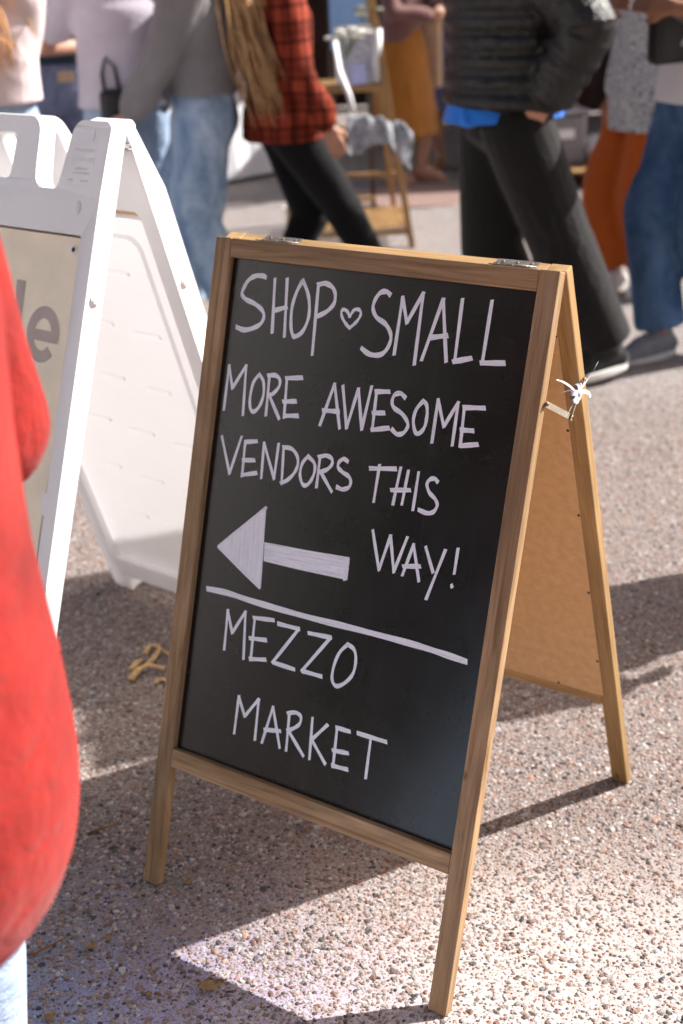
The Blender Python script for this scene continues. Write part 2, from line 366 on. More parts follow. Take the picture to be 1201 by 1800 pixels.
# exposed pebbles in the concrete: point cloud + geometry nodes, five pebble shapes
def build_pebbles():
    sp = 0.0054
    xs = np.arange(-1.15, 1.75, sp); ys = np.arange(1.05, 4.55, sp)
    X, Y = np.meshgrid(xs, ys); X = X.ravel() + rng.normal(0, sp * 0.36, X.size); Y = Y.ravel() + rng.normal(0, sp * 0.36, Y.size)
    keep = (np.abs(X - 0.05) < 0.22 + 0.31 * Y + 0.25)
    # fewer stones show where chalk dust fills the mortar close to the camera
    wob = 0.18 * np.sin(X * 5.1 + 1.3 * Y) + 0.12 * np.sin(Y * 7.7 - 2.1 * X)
    dens = np.clip(0.50 + 0.45 * (Y + wob + 0.12 * X - 1.50) / 0.60, 0.44, 0.95)
    dens = np.where(Y > 3.9, dens * np.clip((4.6 - Y) / 0.7, 0, 1), dens)
    keep &= rng.uniform(size=X.size) < dens
    X, Y = X[keep], Y[keep]; n = X.size
    size = np.clip(rng.lognormal(math.log(0.0028), 0.36, n), 0.0012, 0.0064)
    z = size * rng.uniform(-0.42, -0.08, n)
    me = bpy.data.meshes.new('pebbles'); me.vertices.add(n)
    me.vertices.foreach_set('co', np.stack([X, Y, z], 1).astype(np.float32).ravel())
    a = me.attributes.new('size', 'FLOAT', 'POINT'); a.data.foreach_set('value', size.astype(np.float32))
    r = np.stack([rng.normal(0, 0.18, n), rng.normal(0, 0.18, n), rng.uniform(0, 6.283, n)], 1)
    a = me.attributes.new('rot', 'FLOAT_VECTOR', 'POINT'); a.data.foreach_set('vector', r.astype(np.float32).ravel())
    a = me.attributes.new('asp', 'FLOAT_VECTOR', 'POINT')
    s = np.stack([size * rng.uniform(0.95, 1.55, n), size * rng.uniform(0.72, 1.05, n), size * rng.uniform(0.50, 0.72, n)], 1)
    a.data.foreach_set('vector', s.astype(np.float32).ravel())
    o = bpy.data.objects.new('pebbles', me); C.objects.link(o)
    ng = bpy.data.node_groups.new('pebble_scatter', 'GeometryNodeTree')
    ng.interface.new_socket('Geometry', in_out='INPUT', socket_type='NodeSocketGeometry')
    ng.interface.new_socket('Geometry', in_out='OUTPUT', socket_type='NodeSocketGeometry')
    N, L = ng.nodes, ng.links
    gi, go = N.new('NodeGroupInput'), N.new('NodeGroupOutput')
    g2i = N.new('GeometryNodeGeometryToInstance')
    for k in range(5):
        ico = N.new('GeometryNodeMeshIcoSphere'); ico.inputs['Radius'].default_value = 1.0; ico.inputs['Subdivisions'].default_value = 2
        sp_ = N.new('GeometryNodeSetPosition'); nz = N.new('ShaderNodeTexNoise'); nz.noise_dimensions = '4D'
        nz.inputs['W'].default_value = k * 7.3; nz.inputs['Scale'].default_value = 0.95; nz.inputs['Detail'].default_value = 1.0
        sub = N.new('ShaderNodeVectorMath'); sub.operation = 'SUBTRACT'; sub.inputs[1].default_value = (0.5, 0.5, 0.5)
        sc = N.new('ShaderNodeVectorMath'); sc.operation = 'SCALE'; sc.inputs['Scale'].default_value = 1.5
        L.new(nz.outputs['Color'], sub.inputs[0]); L.new(sub.outputs[0], sc.inputs[0]); L.new(sc.outputs[0], sp_.inputs['Offset'])
        L.new(ico.outputs['Mesh'], sp_.inputs['Geometry'])
        sm = N.new('GeometryNodeSetShadeSmooth'); L.new(sp_.outputs[0], sm.inputs[0]); sm.inputs['Shade Smooth'].default_value = (k % 2 == 0)
        mt = N.new('GeometryNodeSetMaterial'); mt.inputs['Material'].default_value = M['pebble']; L.new(sm.outputs[0], mt.inputs[0])
        L.new(mt.outputs[0], g2i.inputs[0])
    iop = N.new('GeometryNodeInstanceOnPoints'); iop.inputs['Pick Instance'].default_value = True
    L.new(gi.outputs[0], iop.inputs['Points']); L.new(g2i.outputs[0], iop.inputs['Instance'])
    rv = N.new('FunctionNodeRandomValue'); rv.data_type = 'INT'; rv.inputs[4].default_value = 0; rv.inputs[5].default_value = 4
    L.new(rv.outputs[2], iop.inputs['Instance Index'])
    def attr(name):
        a = N.new('GeometryNodeInputNamedAttribute'); a.data_type = 'FLOAT_VECTOR'; a.inputs['Name'].default_value = name; return a.outputs[0]
    e2r = N.new('FunctionNodeEulerToRotation'); L.new(attr('rot'), e2r.inputs[0]); L.new(e2r.outputs[0], iop.inputs['Rotation'])
    L.new(attr('asp'), iop.inputs['Scale'])
    L.new(iop.outputs[0], go.inputs[0])
    md = o.modifiers.new('scatter', 'NODES'); md.node_group = ng
    tag(o, 'small rounded pebbles of exposed aggregate set in the concrete paving', 'gravel', kind='stuff')
    return n
N_PEB = build_pebbles()

# ------------------------------------------------------------------ A-frame frames of reference
class Frame:
    """one leaf of an A-frame: u across, s down the leg, n outwards; all in metres from the hinge line"""
    def __init__(f, side, a, yaw, org):
        c, s = math.cos(yaw), math.sin(yaw); f.side = side
        f.O = Vector(org); f.U = Vector((c, s, 0)); B = Vector((-s, c, 0)); sg = -1 if side == 'F' else 1
        f.V = B * (sg * math.sin(a)) + Vector((0, 0, -math.cos(a))); f.N = B * (sg * math.cos(a)) + Vector((0, 0, math.sin(a)))
    def p(f, u, s, n=0.0): return f.O + f.U * u + f.V * s + f.N * n
    def mat(f, u, s, n, along):
        """right-handed matrix whose local Z runs along the piece"""
        if along == 's': z, x = -f.V, f.U
        else: z, x = f.U, f.V
        y = z.cross(x)
        m = Matrix((x, y, z)).transposed().to_4x4(); m.translation = f.p(u, s, n); return m

def root_inv(o): return (Matrix.Translation(o.location) @ Matrix.Rotation(o.rotation_euler[2], 4, 'Z')).inverted()

def bar(name, fr, u0, u1, s0, s1, n0, n1, along, mat, root, bev=0.0018, label=None):
    du, ds, dn = u1 - u0, s1 - s0, n1 - n0
    if along == 's': bm = box_bm(du, dn, ds, bev)
    else: bm = box_bm(ds, dn, du, bev)
    m = fr.mat((u0 + u1) / 2, (s0 + s1) / 2, (n0 + n1) / 2, along)
    # slightly hand-cut: nudge vertices a little
    o = bobj(name, bm, mat, root, mw=root_inv(root) @ m)
    if label: o['label'] = label
    return o

# ------------------------------------------------------------------ wooden chalkboard sign
W, L, T, SW, TOP, SB, SBB, DP = 0.6196, 1.130, 0.0206, 0.0318, 0.0313, 0.8789, 0.9122, 0.0130
WF = Frame('F', 0.3077, -0.6125, (-0.1746, 2.1710, 1.0769)); WR = Frame('R', 0.3077, -0.6125, (-0.1746, 2.1710, 1.0769))
sign = thing('chalkboard_sign', 'wooden folding chalkboard sign lettered shop small with a white arrow, standing open on pebbled paving', 'sign',
             (0.079, 1.993, 0.0), -0.6125)
RI = root_inv(sign)
for fr, mt in ((WF, M['wood']), (WR, M['wood_rear'])):
    for u0 in (0.0, W - SW):
        bar('stile', fr, u0, u0 + SW, 0.0, L + 0.003, 0.0005, T, 's', mt, sign, 0.0022)
    bar('rail', fr, SW + .0003, W - SW - .0003, 0.0006, TOP, 0.0007, T - 0.0006, 'u', mt, sign, 0.0018)
    bar('rail', fr, SW + .0003, W - SW - .0003, SB, SBB, 0.0007, T - 0.0006, 'u', mt, sign, 0.0018)
# boards: front leaf black, rear leaf brown hardboard seen from inside
front_board = bar('chalkboard', WF, SW + 0.0005, W - SW - 0.0005, TOP + 0.0005, SB - 0.0005, T - DP - 0.004, T - DP, 's', M['board'], sign, 0.0)
bar('hardboard_back', WR, SW - 0.006, W - SW + 0.006, TOP - 0.006, SB + 0.006, -0.0022, 0.0004, 's', M['hardboard'], sign, 0.0006)
bar('hardboard_back', WF, SW - 0.006, W - SW + 0.006, TOP - 0.006, SB + 0.006, -0.0022, 0.0003, 's', M['hardboard'], sign, 0.0006)
for u, s in [(0.596, 0.109), (0.596, 0.281), (0.594, 0.453), (0.594, 0.626), (0.596, 0.794), (0.505, 0.886), (0.30, 0.884), (0.10, 0.886)]:
    bm = bmesh.new(); bmesh.ops.create_cone(bm, cap_ends=True, segments=12, radius1=0.0024, radius2=0.002, depth=0.0014)
    uu = min(u, W - SW + 0.0035)
    if s > 0.85: s = SB + 0.003
    m = WR.mat(uu, s, -0.0027, 's') @ Matrix.Rotation(math.pi / 2, 4, 'X')
    bobj('nail_head', bm, M['nail'], sign, mw=RI @ m)

# strap hinges over the top edge
def hinge(u0, u1):
    for fr in (WF, WR):
        bm = box_bm(u1 - u0, T * 0.82, 0.0011, 0.0003)
        m = fr.mat((u0 + u1) / 2, -0.0008, T * 0.46, 's')
        h = bobj('hinge_leaf', bm, M['hinge'], sign, mw=RI @ m)
        for k in (0.16, 0.5, 0.84):
            b2 = bmesh.new(); bmesh.ops.create_uvsphere(b2, u_segments=10, v_segments=6, radius=0.0027)
            for v in b2.verts: v.co.z *= 0.42
            m2 = Matrix.Translation(((k - 0.5) * (u1 - u0), 0.001, 0.0009))
            bobj('screw', b2, M['screw'], h, True, mw=m2)
    bm = bmesh.new(); tube_bm(bm, [WF.p(u0, -0.0022, 0.0), WF.p(u1, -0.0022, 0.0)], 0.0021, 10)
    bobj('hinge_pin', bm, M['hinge'], sign, True, mw=RI)
hinge(0.079, 0.151); hinge(0.504, 0.572)

# writing: every word one raised film of marker paint on the board, traced in board coordinates
STROKES = {
 'SHOP': [[(0.1027, 0.0573), (0.0954, 0.0553), (0.0811, 0.0566), (0.0676, 0.0648), (0.0592, 0.0796), (0.0577, 0.0890), (0.0664, 0.0960), (0.0848, 0.1010), (0.1006, 0.1086), (0.1073, 0.1184), (0.1039, 0.1304), (0.0907, 0.1398), (0.0710, 0.1458), (0.0545, 0.1431)], [(0.1204, 0.0565), (0.1278, 0.1428)], [(0.1446, 0.0542), (0.1530, 0.1463)], [(0.1266, 0.1080), (0.1499, 0.1000)], [(0.1756, 0.0549), (0.1667, 0.0733), (0.1610, 0.0988), (0.1630, 0.1259), (0.1681, 0.1413), (0.1748, 0.1441), (0.1873, 0.1345), (0.1952, 0.1132), (0.1939, 0.0908), (0.1870, 0.0713), (0.1756, 0.0549)], [(0.2064, 0.0572), (0.2115, 0.1682)], [(0.2050, 0.0592), (0.2192, 0.0551), (0.2335, 0.0599), (0.2406, 0.0703), (0.2402, 0.0850), (0.2287, 0.0983), (0.2120, 0.1077)]],
 'heart': [[(0.2724, 0.1018), (0.2674, 0.0944), (0.2605, 0.0917), (0.2563, 0.0956), (0.2593, 0.1046), (0.2671, 0.1130), (0.2750, 0.1188), (0.2834, 0.1112), (0.2900, 0.1025), (0.2925, 0.0943), (0.2879, 0.0890), (0.2801, 0.0899), (0.2753, 0.0962), (0.2724, 0.1018)]],
 'SMALL': [[(0.3417, 0.0612), (0.3332, 0.0565), (0.3224, 0.0597), (0.3149, 0.0714), (0.3134, 0.0846), (0.3216, 0.0968), (0.3384, 0.1049), (0.3488, 0.1154), (0.3524, 0.1281), (0.3472, 0.1439), (0.3358, 0.1533), (0.3177, 0.1543), (0.3024, 0.1474)], [(0.3620, 0.1499), (0.3632, 0.0620), (0.3767, 0.0992), (0.3981, 0.0520), (0.3995, 0.1589)], [(0.4109, 0.1523), (0.4335, 0.0577), (0.4530, 0.1476)], [(0.4210, 0.1163), (0.4483, 0.1101)], [(0.4656, 0.0535), (0.4674, 0.1466)], [(0.4641, 0.1471), (0.4938, 0.1381)], [(0.5142, 0.0509), (0.5131, 0.1432)], [(0.5098, 0.1428), (0.5482, 0.1381)]],
 'MORE': [[(0.0481, 0.2823), (0.0485, 0.2075), (0.0606, 0.2438), (0.0837, 0.2028), (0.0888, 0.2838)], [(0.1125, 0.2139), (0.1024, 0.2284), (0.0993, 0.2548), (0.1031, 0.2721), (0.1112, 0.2751), (0.1212, 0.2633), (0.1258, 0.2439), (0.1221, 0.2234), (0.1125, 0.2139)], [(0.1331, 0.2111), (0.1356, 0.2775)], [(0.1293, 0.2131), (0.1452, 0.2109), (0.1546, 0.2165), (0.1547, 0.2281), (0.1440, 0.2412), (0.1357, 0.2438)], [(0.1376, 0.2445), (0.1625, 0.2790)], [(0.1683, 0.2123), (0.1723, 0.2756)], [(0.1655, 0.2127), (0.1975, 0.2074)], [(0.1656, 0.2506), (0.1911, 0.2464)], [(0.1708, 0.2731), (0.1985, 0.2688)]],
 'AWESOME': [[(0.2430, 0.2780), (0.2611, 0.2086), (0.2809, 0.2756)], [(0.2446, 0.2531), (0.2753, 0.2503)], [(0.2768, 0.2086), (0.2940, 0.2735), (0.3064, 0.2098), (0.3220, 0.2713), (0.3297, 0.2034)], [(0.3400, 0.2095), (0.3412, 0.2692)], [(0.3370, 0.2099), (0.3623, 0.2063)], [(0.3370, 0.2431), (0.3584, 0.2399)], [(0.3391, 0.2695), (0.3701, 0.2615)], [(0.3929, 0.2119), (0.3828, 0.2060), (0.3723, 0.2105), (0.3700, 0.2218), (0.3754, 0.2298), (0.3902, 0.2363), (0.4003, 0.2457), (0.4032, 0.2540), (0.3973, 0.2646), (0.3867, 0.2685), (0.3765, 0.2627)], [(0.4240, 0.2117), (0.4139, 0.2262), (0.4117, 0.2440), (0.4179, 0.2604), (0.4254, 0.2605), (0.4326, 0.2494), (0.4338, 0.2319), (0.4309, 0.2172), (0.4240, 0.2117)], [(0.4487, 0.2719), (0.4488, 0.2059), (0.4649, 0.2443), (0.4833, 0.2051), (0.4836, 0.2692)], [(0.4948, 0.2110), (0.4970, 0.2682)], [(0.4925, 0.2114), (0.5275, 0.2070)], [(0.4932, 0.2449), (0.5144, 0.2428)], [(0.4961, 0.2684), (0.5247, 0.2615)]],
 'VENDORS': [[(0.0504, 0.3255), (0.0758, 0.3850), (0.0916, 0.3206)], [(0.1005, 0.3260), (0.1023, 0.3846)], [(0.0997, 0.3278), (0.1240, 0.3225)], [(0.0989, 0.3584), (0.1235, 0.3542)], [(0.1010, 0.3831), (0.1308, 0.3743)], [(0.1420, 0.3817), (0.1388, 0.3226), (0.1676, 0.3771), (0.1682, 0.3199)], [(0.1789, 0.3223), (0.1838, 0.3814)], [(0.1770, 0.3235), (0.1944, 0.3231), (0.2071, 0.3323), (0.2108, 0.3463), (0.2055, 0.3619), (0.1946, 0.3744), (0.1829, 0.3820)], [(0.2285, 0.3299), (0.2194, 0.3427), (0.2174, 0.3597), (0.2226, 0.3735), (0.2308, 0.3770), (0.2395, 0.3683), (0.2446, 0.3528), (0.2424, 0.3387), (0.2285, 0.3299)], [(0.2516, 0.3267), (0.2522, 0.3756)], [(0.2483, 0.3281), (0.2624, 0.3228), (0.2742, 0.3261), (0.2756, 0.3350), (0.2673, 0.3447), (0.2534, 0.3513)], [(0.2568, 0.3507), (0.2817, 0.3772)], [(0.3054, 0.3257), (0.2966, 0.3223), (0.2888, 0.3286), (0.2882, 0.3369), (0.2975, 0.3434), (0.3088, 0.3475), (0.3148, 0.3546), (0.3129, 0.3644), (0.3017, 0.3702), (0.2907, 0.3685)]],
 'THIS': [[(0.3457, 0.3288), (0.3927, 0.3213)], [(0.3631, 0.3197), (0.3616, 0.3785)], [(0.4013, 0.3170), (0.3964, 0.3759)], [(0.4154, 0.3193), (0.4121, 0.3729)], [(0.3889, 0.3552), (0.4224, 0.3490)], [(0.4334, 0.3185), (0.4326, 0.3777)], [(0.4687, 0.3287), (0.4622, 0.3240), (0.4538, 0.3274), (0.4507, 0.3359), (0.4569, 0.3466), (0.4680, 0.3543), (0.4730, 0.3632), (0.4681, 0.3740), (0.4575, 0.3780), (0.4427, 0.3758)]],
 'WAY': [[(0.3667, 0.4222), (0.3876, 0.4819), (0.4000, 0.4248), (0.4143, 0.4793), (0.4296, 0.4215)], [(0.4301, 0.4819), (0.4423, 0.4297), (0.4601, 0.4832)], [(0.4286, 0.4672), (0.4583, 0.4607)], [(0.4634, 0.4285), (0.4819, 0.4643)], [(0.4979, 0.4260), (0.4772, 0.5074)], [(0.5184, 0.4197), (0.5182, 0.4583)], [(0.5162, 0.4757), (0.5177, 0.4793)]],
 'rule': [[(0.0571, 0.5875), (0.1013, 0.5849), (0.1614, 0.5868), (0.2658, 0.5866), (0.3645, 0.5837), (0.4586, 0.5820), (0.5133, 0.5831), (0.5587, 0.5853)]],
 'MEZZO': [[(0.1090, 0.6826), (0.1067, 0.6136), (0.1212, 0.6497), (0.1434, 0.6073), (0.1511, 0.6867)], [(0.1640, 0.6131), (0.1660, 0.6853)], [(0.1605, 0.6135), (0.2022, 0.6078)], [(0.1576, 0.6495), (0.1919, 0.6443)], [(0.1628, 0.6841), (0.1957, 0.6770)], [(0.2109, 0.6114), (0.2539, 0.6100), (0.2105, 0.6776), (0.2547, 0.6780)], [(0.2724, 0.6121), (0.3166, 0.6087), (0.2699, 0.6764), (0.3087, 0.6756)], [(0.3499, 0.6115), (0.3363, 0.6291), (0.3292, 0.6545), (0.3298, 0.6757), (0.3393, 0.6835), (0.3542, 0.6738), (0.3662, 0.6565), (0.3687, 0.6347), (0.3633, 0.6175), (0.3499, 0.6115)]],
 'MARKET': [[(0.1509, 0.8190), (0.1513, 0.7527), (0.1680, 0.7830), (0.1925, 0.7462), (0.1948, 0.8161)], [(0.2094, 0.8182), (0.2229, 0.7510), (0.2461, 0.8146)], [(0.2105, 0.7941), (0.2430, 0.7870)], [(0.2567, 0.7512), (0.2596, 0.8155)], [(0.2525, 0.7539), (0.2689, 0.7478), (0.2798, 0.7519), (0.2789, 0.7643), (0.2690, 0.7745), (0.2574, 0.7818)], [(0.2618, 0.7840), (0.2940, 0.8144)], [(0.3023, 0.7464), (0.3068, 0.8158)], [(0.3330, 0.7496), (0.3062, 0.7830), (0.3376, 0.8146)], [(0.3511, 0.7482), (0.3532, 0.8146)], [(0.3486, 0.7498), (0.3754, 0.7491)], [(0.3475, 0.7885), (0.3772, 0.7847)], [(0.3503, 0.8136), (0.3802, 0.8110)], [(0.3892, 0.7474), (0.4434, 0.7460)], [(0.4151, 0.7483), (0.4159, 0.8141)]],
 'arrowhead': [[(0.0694, 0.5121), (0.1592, 0.4256), (0.1664, 0.4865), (0.1688, 0.5163), (0.1667, 0.5624)]],
 'shaft': [[(0.1642, 0.4861), (0.3318, 0.4747), (0.3326, 0.5107), (0.1669, 0.5145)]],
}

NB = T - DP
def stroke_geo(bm, uvl, pts, w0, zoff, closed=False):
    pts = [Vector(p) for p in pts]
    if len(pts) > 3:   # round the polyline
        q = []
        for i in range(len(pts) - 1):
            p0, p1, p2, p3 = pts[max(i - 1, 0)], pts[i], pts[i + 1], pts[min(i + 2, len(pts) - 1)]
            sharp = False
            for k in range(5):
                t_ = k / 5
                q.append(0.5 * ((2 * p1) + (p2 - p0) * t_ + (2 * p0 - 5 * p1 + 4 * p2 - p3) * t_ ** 2 + (3 * p1 - p0 - 3 * p2 + p3) * t_ ** 3))
        q.append(pts[-1]); pts = q
    else:
        q = []
        for i in range(len(pts) - 1):
            for k in range(6): q.append(pts[i].lerp(pts[i + 1], k / 6))
        q.append(pts[-1]); pts = q
    ph = random.uniform(0, 50); prev = None; run = 0
    # extend ends a touch, chisel tip
    for i, p in enumerate(pts):
        d = (pts[min(i + 1, len(pts) - 1)] - pts[max(i - 1, 0)]); d.normalize()
        hor = abs(d.x); wv = w0 * (0.86 + 0.36 * hor * hor) * (1 + 0.10 * math.sin(ph + i * 0.9) + random.uniform(-.03, .03))
        nn = Vector((-d.y, d.x)) * wv / 2
        if i: run += (pts[i] - pts[i - 1]).length
        sk = Vector((0.0, 0.0))
        if i == 0: sk = d * -w0 * 0.25
        if i == len(pts) - 1: sk = d * w0 * 0.25
        slant = d * (w0 * 0.22)
        a = p + nn + sk + (slant if i in (0,) else (slant if i == len(pts) - 1 else Vector((0, 0))))
        b = p - nn + sk
        va = bm.verts.new(WF.p(a.x, a.y, zoff)); vb = bm.verts.new(WF.p(b.x, b.y, zoff))
        if prev:
            f = bm.faces.new((prev[0], va, vb, prev[1]))
            for lp, uv in zip(f.loops, ((prev[2], 0), (run, 0), (run, 1), (prev[2], 1))): lp[uvl].uv = (uv[0] + ph, uv[1])
        prev = (va, vb, run)
def split_corners(pts):
    """break a polyline at sharp corners so that letters keep their points"""
    out, cur = [], [pts[0]]
    for i in range(1, len(pts) - 1):
        cur.append(pts[i])
        a = Vector(pts[i]) - Vector(pts[i - 1]); b = Vector(pts[i + 1]) - Vector(pts[i])
        if a.angle(b) > rad(75): out.append(cur); cur = [pts[i]]
    cur.append(pts[-1]); out.append(cur); return out
NAMES = {'heart': 'painted_heart', 'rule': 'painted_line'}
z = NB + 0.00035
for key, lines in STROKES.items():
    if key in ('arrowhead', 'shaft'): continue
    bm = bmesh.new(); uvl = bm.loops.layers.uv.new('UVMap')
    wd = {'SHOP': .0066, 'SMALL': .0066, 'MORE': .0060, 'AWESOME': .0061, 'heart': .0049, 'rule': .0080}.get(key, .0058)
    for ln in lines:
        for part in split_corners(ln):
            stroke_geo(bm, uvl, part, wd, z); z += 0.000006
    o = bobj(NAMES.get(key, 'lettering'), bm, M['marker'], front_board)
    o.matrix_local = (RI @ WF.mat((SW + W - SW) / 2, (TOP + SB) / 2, (T - DP - 0.004 + T - DP) / 2, 's')).inverted() @ RI
    if key not in NAMES: o['label'] = 'handwritten white marker word ' + key.lower()
# the arrow: outlined and filled with overlapping strokes
bm = bmesh.new(); uvl = bm.loops.layers.uv.new('UVMap')
hd = [Vector(p) for p in STROKES['arrowhead'][0]]; sh = [Vector(p) for p in STROKES['shaft'][0]]
def fill(poly, zz):
    vs = [bm.verts.new(WF.p(p.x, p.y, zz)) for p in poly]; f = bm.faces.new(vs)
    for lp, p in zip(f.loops, poly): lp[uvl].uv = (p.y * 1.2, p.x * 22)
fill([hd[0], hd[1], hd[4]], NB + 0.0003); fill(sh, NB + 0.00038)
for a, b in ((hd[0], hd[1]), (hd[1] + Vector((-.002, 0)), hd[4]), (hd[4], hd[0])):
    c = (hd[0] + hd[1] + hd[4]) / 3
    stroke_geo(bm, uvl, [a.lerp(c, 0.02), b.lerp(c, 0.02)], 0.0052, NB + 0.00045)
tip, r0, r1 = hd[0], hd[1], hd[4]
for k in range(7):
    t_ = 0.30 + k * 0.095
    stroke_geo(bm, uvl, [tip.lerp(r0, t_).lerp(tip.lerp(r1, t_), 0.06), tip.lerp(r1, t_).lerp(tip.lerp(r0, t_), 0.06)], 0.0062, NB + 0.0005 + k * 0.00001)
for k in range(4):
    t_ = 0.13 + k * 0.245
    a = sh[0].lerp(sh[3], t_); b = sh[1].lerp(sh[2], t_)
    stroke_geo(bm, uvl, [a.lerp(b, .01), b.lerp(a, .02) if k != 2 else a.lerp(b, 0.78)], 0.0085, NB + 0.0006 + k * 0.00001)
stroke_geo(bm, uvl, [sh[1].lerp(sh[0], .03), sh[2].lerp(sh[3], .03)], 0.006, NB + 0.0007)
o = bobj('painted_arrow', bm, M['marker'], front_board)
o.matrix_local = (RI @ WF.mat((SW + W - SW) / 2, (TOP + SB) / 2, (T - DP - 0.004 + T - DP) / 2, 's')).inverted() @ RI

# latch: two flat steel strips joined by a rivet, knotted with white ribbon
def strip(name, a, b, wd, th, mat, root, updir=Vector((0, 0, 1))):
    a, b = Vector(a), Vector(b); x = (b - a); ln = x.length; x.normalize()
    y = (updir - x * updir.dot(x)).normalized(); zz = x.cross(y)
    m = Matrix((x, y, zz)).transposed().to_4x4(); m.translation = (a + b) / 2
    bm = box_bm(ln, wd, th, min(wd, th) * 0.3)
    return bobj(name, bm, mat, root, mw=root_inv(root) @ m)
P0 = Vector((0.2965, 1.7630, 0.9010)) + WF.U * 0.002; P1 = Vector((0.3440, 1.8306, 0.8560)) + WF.U * 0.003; P2 = Vector((0.3700, 1.8680, 0.9010)) + WF.U * 0.002
s1_ = strip('latch_strip', P0, P1 + (P1 - P0) * 0.1, 0.0095, 0.0012, M['latch'], sign)
s2_ = strip('latch_strip', P1 - (P2 - P1) * 0.1 + WF.U * 0.0016, P2 + WF.U * 0.0016, 0.0095, 0.0012, M['latch'], sign, Vector((0, -1, 0.3)))
for pt in (P0, P1, P2):
    bm = bmesh.new(); bmesh.ops.create_uvsphere(bm, u_segments=12, v_segments=8, radius=0.0034)
    m = Matrix.Translation(Vector(pt) + WF.U * 0.002)
    bobj('rivet', bm, M['screw'], sign, True, mw=RI @ m)
M['ribbon'] = plain_mat('white_ribbon', (0.62, 0.62, 0.68), 0.4, 0.5, var=0.06, scale=60)
rib = thing('ribbon', 'shiny white ribbon knotted round the latch between the two leaves', 'ribbon', tuple(P1 + Vector((0.012, 0.018, 0.030))))
kc = Vector((0, 0, 0))
def rib_strip(pts, wd, name='ribbon_tail'):
    bm = bmesh.new(); pv = None
    n_ = len(pts)
    for i, p in enumerate(pts):
        p = Vector(p); tw = i / n_ * 1.1 + random.uniform(-.3, .3)
        ww = wd * (1 - 0.55 * (i / (n_ - 1)))
        side = (WF.N * -0.3 + Vector((math.sin(tw) * .6, 0, math.cos(tw)))).normalized() * ww / 2
        a, b = bm.verts.new(p - side), bm.verts.new(p + side)
        if pv: bm.faces.new((pv[0], a, b, pv[1]))
        pv = (a, b)
    bmesh.ops.solidify(bm, geom=bm.faces[:], thickness=0.0004)
    bobj(name, bm, M['ribbon'], rib, True)
RC = rib.location
def rw(px): return Vector(px) - RC
for ends, wd, sag in (((0.3926, 1.8998, 0.9191), .0065, .002), ((0.3094, 1.7815, 0.9316), .0045, .006), ((0.3180, 1.795, 0.9060), .0035, .010), ((0.3800, 1.8830, 0.868), .008, .012),
                 ((0.3354, 1.8184, 0.862), .006, .010)):
    e = rw(Vector(ends) + WF.U * random.uniform(0.004, 0.012))
    mid = e * 0.5 + Vector((0, 0, sag)) + WF.U * random.uniform(0.003, 0.010)
    rib_strip([(mid * (2 * t_ * (1 - t_)) + e * t_ * t_) for t_ in (0, .12, .25, .4, .55, .7, .85, 1)], wd)
for k in range(7):   # loops of the knot
    a0 = k * 0.93 + .4; r_ = 0.0085 + 0.004 * random.random()
    dr = (WF.V * math.cos(a0) * -1 + Vector((-WF.U.y, WF.U.x, 0)) * math.sin(a0)).normalized(); pr = WF.U
    pts = [dr * (r_ * (0.5 - 0.5 * math.cos(t_)) * 1.5) + pr * (0.006 * math.sin(t_)) + WF.N * (0.003 * math.sin(t_)) for t_ in np.linspace(0, 2 * math.pi, 11)]
    bm = bmesh.new(); pv = None
    for p in pts:
        sdv = dr.cross(pr).normalized() * 0.0045
        a, b = bm.verts.new(p - sdv), bm.verts.new(p + sdv)
        if pv: bm.faces.new((pv[0], a, b, pv[1]))
        pv = (a, b)
    bmesh.ops.solidify(bm, geom=bm.faces[:], thickness=0.0005)
    bobj('ribbon_loop', bm, M['ribbon'], rib, True)
bm = bmesh.new(); bmesh.ops.create_icosphere(bm, subdivisions=3, radius=0.0075)
for v in bm.verts: v.co *= 1 + 0.25 * noise.noise(v.co * 300)
bobj('knot', bm, M['ribbon'], rib, True)

# ------------------------------------------------------------------ white plastic A-frame sign
WW, WL, WT = 0.6172, 1.2705, 0.0474
PF = Frame('F', 0.3379, -0.6784, (-0.8308, 2.7943, 1.2167)); PR = Frame('R', 0.2919, -0.6784, (-0.8308, 2.7943, 1.2167))
ws = thing('plastic_sandwich_board', 'white moulded plastic A-frame sign with carry handle and cream insert, left of the chalkboard sign', 'sign',
           (-0.59, 2.60, 0.0), -0.6784)
WI = root_inv(ws)
def arc(cu, cs, r, a0, a1, n=6): return [(cu + r * math.cos(rad(a0 + (a1 - a0) * k / n)), cs + r * math.sin(rad(a0 + (a1 - a0) * k / n))) for k in range(n + 1)]
def half_outline():
    # right half, from the handle's crown out over the right post and down to the foot, (u, s)
    c = WW / 2
    pts = [(c, -0.020)]
    pts += arc(0.398, 0.010, 0.030, -90, -10, 6)                 # handle shoulder
    pts += [(0.4345, 0.080)] + arc(0.462, 0.082, 0.0265, 180, 90, 4)  # fillet into the body
    pts += [(0.487, 0.108)] + arc(0.489, 0.094, 0.014, 90, 10, 3)
    pts += arc(0.546, 0.012, 0.030, 190, 268, 6)
    pts += [(0.572, -0.018), (0.5745, -0.008), (0.581, -0.008), (0.588, -0.017)] if False else [(0.575, -0.017)]
    pts += arc(0.600, -0.001, 0.0165, -90, -5, 4)
    pts += [(WW, 0.12), (WW, WL - 0.012)] + arc(WW - 0.012, WL - 0.012, 0.012, 0, 90, 3)
    pts += [(WW - 0.062, WL)] + arc(WW - 0.085, WL - 0.045, 0.030, 40, 0, 1)
    pts += [(WW - 0.10, WL - 0.050), (c, WL - 0.050)]
    return pts
def mirror(pts): return [(WW - u, s) for u, s in reversed(pts)]
